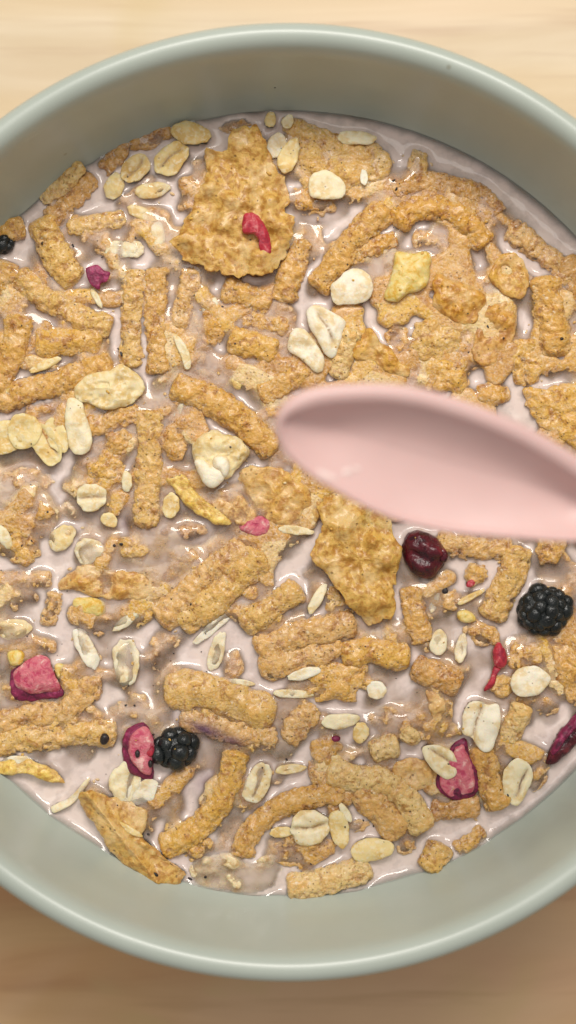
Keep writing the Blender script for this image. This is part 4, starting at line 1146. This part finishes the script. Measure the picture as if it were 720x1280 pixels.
mcell = inb[:-1, :-1] & inb[1:, :-1] & inb[1:, 1:] & inb[:-1, 1:]
mqq = np.stack([mid_[:-1, :-1][mcell], mid_[1:, :-1][mcell], mid_[1:, 1:][mcell], mid_[:-1, 1:][mcell]], 1)
mush_o = mesh_object("cereal_mush", mvv, mqq, M_MUSH, heights=False)
mush_o.color = (0.70, 0.40, 0.10, 1)
tag(mush_o, "soaked brown cereal mush showing faintly through the milk", "cereal mush", kind='stuff')
H_solid = H.copy()
H = np.maximum(H, mush)
E = sstep(-0.45, 0.2, H)
W1, W2 = blur(E, 0.6), blur(E, 1.6)
near = np.clip(H + 1.3, 0, 1.3)
M = -0.84 + 0.80 * W1 + 0.52 * W2 + 0.22 * blur(near, 0.6)
flat_ = np.stack([X.ravel() / MM, Y.ravel() / MM, 0 * X.ravel()], 1)
M += (0.09 * fbm(flat_ / 3.6, 3, 2) + 0.045 * fbm(flat_ / 1.3, 9, 2)).reshape(n, n)
# thin skin of milk over the lowest tops
M = np.maximum(M, np.minimum(blur(np.minimum(H, 1.0), 0.35) + 0.10, 0.80 + 0.0 * M))
M = blur(M, 0.22)
film_t = np.clip(blur(np.clip(M - H, -0.4, 4.0), 0.28), 0, 20)
film = 1 - np.exp(-film_t / np.where(wall > np.maximum(P, MILK_Z + mush * MM), 0.35, 0.9))
stain = np.zeros((n, n))
for (px, py, rx, ry, rot, st) in ((262, 918, 36, 9, -18, 0.95), (296, 934, 22, 8, -20, 0.8), (258, 978, 16, 14, 60, 0.85), (270, 962, 10, 26, -20, 0.7), (226, 986, 9, 9, 0, 0.6), (222, 900, 30, 10, 0, 0.3),
                                  (300, 660, 12, 9, 0, 0.6), (320, 664, 22, 10, 0, 0.3), (300, 900, 60, 40, -20, 0.16), (420, 780, 26, 12, 20, 0.2), (160, 655, 12, 10, 0, 0.55), (694, 940, 20, 20, 0, 0.4), (230, 970, 46, 30, 0, 0.12)):
    c = at(px, py)
    t_ = math.radians(rot)
    dx, dy = (X - c[0]) / MM / PXMM, (Y - c[1]) / MM / PXMM
    u, w_ = dx * math.cos(t_) + dy * math.sin(t_), -dx * math.sin(t_) + dy * math.cos(t_)
    stain = np.maximum(stain, st * np.exp(-((u / rx) ** 2 + (w_ / ry) ** 2)))

ok = (RR < RM) & (wall - MILK_Z < M * MM + 1.6 * MM)
idx = np.full((n, n), -1)
idx[ok] = np.arange(ok.sum())
mv = np.stack([X[ok], Y[ok], MILK_Z + M[ok] * MM], 1)
cell = ok[:-1, :-1] & ok[1:, :-1] & ok[1:, 1:] & ok[:-1, 1:]
# leave out what lies deep inside a piece
deep = (H - M) > 0.9
cell &= ~(deep[:-1, :-1] & deep[1:, :-1] & deep[1:, 1:] & deep[:-1, 1:])
mq = np.stack([idx[:-1, :-1][cell], idx[1:, :-1][cell], idx[1:, 1:][cell], idx[:-1, 1:][cell]], 1)
# body of the milk below: fills the bowl
prof = [(r, z) for r, z in INNER[1:] if z < MILK_Z - 0.008] 
rb = np.interp(MILK_Z - 0.0075, INNER[:, 1], INNER[:, 0])
prof = [(0.0, prof[0][1] + 0.0006)] + [(r - 0.0003, z + 0.0005) for r, z in prof] + [(rb - 0.0003, MILK_Z - 0.0075), (0.0, MILK_Z - 0.0070)]
hv, hq = lathe(prof, 96)
hv = hv + BOWL
vall = np.vstack([mv, hv])
milk = mesh_object("milk", vall, np.vstack([mq, hq + len(mv)]), M_MILK, origin=np.array([BOWL[0], BOWL[1], MILK_Z]), heights=False)
for nm, a_, d_ in (("film", film[ok], 1.0), ("stain", stain[ok], 0.0)):
    at_ = milk.data.attributes.new(nm, 'FLOAT', 'POINT')
    at_.data.foreach_set("value", np.r_[a_, np.full(len(hv), d_)].astype(np.float32))
tag(milk, "pinkish milk filling the bowl between the cereal pieces", "milk", kind='stuff')

# ------------------------------------------------------------------ crumbs and specks lying on the pieces and floating on the milk
def surface_z(x, y):
    h = bvh.ray_cast(Vector((x, y, 0.08)), down, 0.08)
    i = min(n - 1, max(0, int(round((x - gx[0]) / STEP)))); j = min(n - 1, max(0, int(round((y - gy[0]) / STEP))))
    zm = MILK_Z + M[i, j] * MM
    return max(zm, h[0].z if h[0] is not None else -1, float(bowl_inner_z(math.hypot(x - BOWL[0], y - BOWL[1]))))

def speck_mesh(name, mat, spots, label, cat):
    rng = random.Random(4)
    bv, bq = ico_ball(6, 8)
    vs, qs, b = [], [], 0
    for (px, py, r) in spots:
        p = at(px, py, 0.5)
        z = surface_z(p[0], p[1])
        v = bv * np.array([r * rng.uniform(0.7, 1.5), r * rng.uniform(0.6, 1.0), r * 0.45]) * MM
        v = v + 0.3 * v * vnoise(bv * 2 + px, 3)[:, None]
        t_ = rng.uniform(0, 6.3)
        v = np.stack([v[:, 0] * math.cos(t_) - v[:, 1] * math.sin(t_), v[:, 0] * math.sin(t_) + v[:, 1] * math.cos(t_), v[:, 2]], 1)
        vs.append(v + [p[0], p[1], z + 0.05 * MM]); qs.append(bq + b); b += len(bv)
    o = mesh_object(name, np.vstack(vs), np.vstack(qs), mat, heights=False)
    return tag(o, label, cat, kind='stuff')

rng = random.Random(21)
spots = [(230, 99, 0.24), (344, 121, 0.18), (160, 222, 0.12), (470, 1150, 0.12), (54, 305, 0.34), (91, 307, 0.22), (152, 443, 0.34), (148, 436, 0.2), (492, 226, 0.3), (495, 237, 0.26), (614, 412, 0.34), (609, 409, 0.26), (196, 1090, 0.34), (185, 1043, 0.22), (239, 755, 0.22), (197, 948, 0.26), (192, 918, 0.22),
         (358, 950, 0.22), (238, 1099, 0.3), (257, 1096, 0.3), (168, 882, 0.2), (157, 882, 0.18), (625, 986, 0.22), (634, 993, 0.2), (258, 840, 0.16), (143, 682, 0.26), (152, 680, 0.26), (700, 425, 0.3), (60, 640, 0.2), (28, 682, 0.2), (40, 676, 0.2)]
for _ in range(230):
    r = 470 * math.sqrt(rng.random()); a = rng.uniform(0, 6.283)
    x, y = 360 + r * math.cos(a), 632 + r * math.sin(a)
    if 0 < x < 720: spots.append((x, y, rng.choice((0.07, 0.08, 0.1, 0.12, 0.16))))
speck_mesh("crumbs", M_SEED, spots, "dark specks of bran and seed scattered over cereal and milk", "crumbs")
spots = []
for _ in range(260):
    r = 470 * math.sqrt(rng.random()); a = rng.uniform(0, 6.283)
    x, y = 360 + r * math.cos(a), 632 + r * math.sin(a)
    if 0 < x < 720: spots.append((x, y, rng.choice((0.12, 0.16, 0.2, 0.28, 0.36))))
o = speck_mesh("bran_crumbs", M_BRAN, spots, "golden bran crumbs floating between the larger pieces", "crumbs")
tint(o, 'gold')

# ------------------------------------------------------------------ spoon above the bowl
SPZ = 70.0                                      # mm over the milk at the spoon's middle
TILT = math.radians(15)
P0 = at(555, 580, SPZ)
PN = np.array([0.10, -math.sin(TILT), math.cos(TILT)]); PN /= np.linalg.norm(PN)     # the way the spoon's mouth faces
def on_plane(px, py):
    c = np.array([0, 0, CAM_Z]); q = at(px, py, 0) - c
    s = np.dot(P0 - c, PN) / np.dot(q, PN)
    return c + q * s
rim_px = [(344, 532), (347, 518), (356, 504), (376, 491), (408, 483), (470, 480), (520, 485), (570, 498), (620, 516), (670, 539), (720, 569), (762, 600), (792, 630),
          (800, 652), (788, 668), (755, 676), (700, 678), (640, 674), (570, 668), (510, 656), (466, 640), (421, 616), (394, 600), (371, 583), (351, 560)]
RW = np.array([on_plane(*p) for p in rim_px])
ex = on_plane(800, 658) - on_plane(347, 530); ex /= np.linalg.norm(ex)
ey = np.cross(PN, ex)
R2 = np.stack([(RW - P0) @ ex, (RW - P0) @ ey], 1)
na = 160
B = catmull(R2, na, closed=True)
ctr = np.array([np.mean(B[:, 0]) - 0.001, np.mean(B[:, 1])])
tn = np.roll(B, -1, 0) - np.roll(B, 1, 0); tn /= np.linalg.norm(tn, axis=1)[:, None]
nrm = np.stack([-tn[:, 1], tn[:, 0]], 1)
if np.dot(nrm[0], ctr - B[0]) < 0: nrm = -nrm
for _ in range(6): nrm = (nrm + np.roll(nrm, 1, 0) + np.roll(nrm, -1, 0)) / 3
thick = (0.45 + 0.75 * sstep(0.3, -0.8, nrm[:, 1]))[:, None]          # the far lip is the thicker one
def inset(d):
    return B + nrm * d * thick
WALL, DEPTH = 0.0021, 0.0027
# spine along the middle of the spoon, so that the hollow is smooth from end to end
x0, x1 = B[:, 0].min() + 0.0085, B[:, 0].max() - 0.0085
xs = np.clip(B[:, 0], x0, x1)
def mid_y(x):
    near = np.abs(B[:, 0][:, None] - x[None]) < 0.0012
    up, lo_ = np.where(near & (B[:, 1][:, None] > -9), B[:, 1][:, None], -9).max(0), np.where(near, B[:, 1][:, None], 9).min(0)
    return (up + lo_) / 2
gxs = np.linspace(x0, x1, 9)
spine = np.stack([xs, np.interp(xs, gxs, np.convolve(np.pad(mid_y(gxs), 1, mode='edge'), [0.25, 0.5, 0.25], 'valid'))], 1)
rings = []
def ring(bxy, w): rings.append(np.concatenate([bxy, np.full((na, 1), w)], 1))
inn = inset(WALL)
for s in (0.0, 0.12, 0.25, 0.4, 0.52, 0.64, 0.74, 0.82, 0.89, 0.94, 0.975, 1.0):     # inside, centre to lip
    ring(spine + (inn - spine) * max(s, 0.002), -DEPTH * (1 - s ** 1.8) - 0.0004)
for k in range(1, 8):                                                                  # rounded lip
    t_ = math.pi * k / 8
    ring(inset(WALL * (0.5 + 0.5 * math.cos(t_))), 0.0009 * math.sin(t_) - 0.0004)
for s in (1.0, 0.975, 0.94, 0.89, 0.82, 0.74, 0.64, 0.5, 0.35, 0.2, 0.0):             # outside
    ring(spine + (B - spine) * max(s, 0.002), -(DEPTH + WALL) * (1 - s ** 2.6) - 0.0008)
V2 = np.vstack(rings)
sv = P0 + V2[:, :1] * ex + V2[:, 1:2] * ey + V2[:, 2:] * PN
i = np.arange(len(rings) - 1)[:, None] * na; j = np.arange(na)[None]; k = (j + 1) % na
sq = np.stack([i + j, i + k, i + na + k, i + na + j], 2).reshape(-1, 4)
root = empty("spoon", P0)
tag(root, "pink silicone spoon held over the cereal", "spoon")
mesh_object("bowl", sv, sq, M_SPOON, parent=root, heights=False)
# handle: a rounded bar from the neck up and out of the picture
nk = R2[:, 0].max() - 0.004
hc = np.array([[nk, 0, -0.0022], [nk + 0.008, 0, -0.0012], [nk + 0.03, 0, 0.004], [nk + 0.06, 0, 0.012], [nk + 0.09, 0, 0.020]])
yn = np.mean(R2[np.argsort(-R2[:, 0])[:3], 1])
hc[:, 1] = yn
hw = [0.0030, 0.0034, 0.0042, 0.0052, 0.0050]
hC = catmull(hc, 40); hW = np.interp(np.linspace(0, 1, 40), np.linspace(0, 1, 5), hw)
hW[-3:] *= (0.95, 0.8, 0.4)
a = np.linspace(0, 2 * math.pi, 24, endpoint=False)
hv = np.stack([np.repeat(hC[:, :1], 24, 1), hC[:, 1:2] + hW[:, None] * np.sign(np.cos(a)) * np.abs(np.cos(a)) ** 0.7, hC[:, 2:3] + 0.0021 * np.sin(a)[None] * (hW / hW.max())[:, None] ** 0.3], 2).reshape(-1, 3)
i = np.arange(39)[:, None] * 24; j = np.arange(24)[None]; k = (j + 1) % 24
hq = np.stack([i + j, i + k, i + 24 + k, i + 24 + j], 2).reshape(-1, 4)
hv = P0 + hv[:, :1] * ex + hv[:, 1:2] * ey + hv[:, 2:] * PN
c0, c1 = len(hv), len(hv) + 1
hv = np.vstack([hv, hv[:24].mean(0), hv[-24:].mean(0)])
j = np.arange(24); k = (j + 1) % 24
hq = np.vstack([hq, np.stack([k, j, 0 * j + c0, 0 * j + c0], 1), np.stack([39 * 24 + j, 39 * 24 + k, 0 * j + c1, 0 * j + c1], 1)])
mesh_object("handle", hv, hq, M_SPOON, parent=root, heights=False)

# small pale drops added in the spoon's hollow as its white highlight streaks
sb = BVHTree.FromPolygons(sv.tolist(), [tuple(q) for q in sq.tolist()])
M_DROP = fruit_material("highlight drop", (0.84, 0.66, 0.62), (0.82, 0.63, 0.59), (0.86, 0.70, 0.66), 0.12, 0.02, 1.0, 0.2)
dbv, dbq = ico_ball(8, 16)
for (px, py, lx, ly, rot) in ((408, 594, 1.7, 0.5, -18), (434, 590, 0.7, 0.45, 20), (446, 586, 0.5, 0.3, 0)):
    c = np.array([0, 0, CAM_Z]); q = at(px, py, 0) - c
    h = sb.ray_cast(Vector(c), Vector(q).normalized())
    if h[0] is None: continue
    t_ = math.radians(rot)
    v = dbv * np.array([lx, ly, 0.22]) * MM
    v = np.stack([v[:, 0] * math.cos(t_) - v[:, 1] * math.sin(t_), v[:, 0] * math.sin(t_) + v[:, 1] * math.cos(t_), v[:, 2]], 1)
    qn = h[1] if h[1].z > 0 else -h[1]
    Mx = np.array(qn.to_track_quat('Z', 'Y').to_matrix())
    yy = np.array([0, 1, 0]) - qn.y * np.array(qn); yy /= np.linalg.norm(yy); xx = np.cross(yy, qn)
    v = np.array(h[0]) + v[:, :1] * xx + v[:, 1:2] * yy + v[:, 2:] * np.array(qn)
    mesh_object("highlight_drop", v, dbq, M_DROP, parent=root, heights=False)
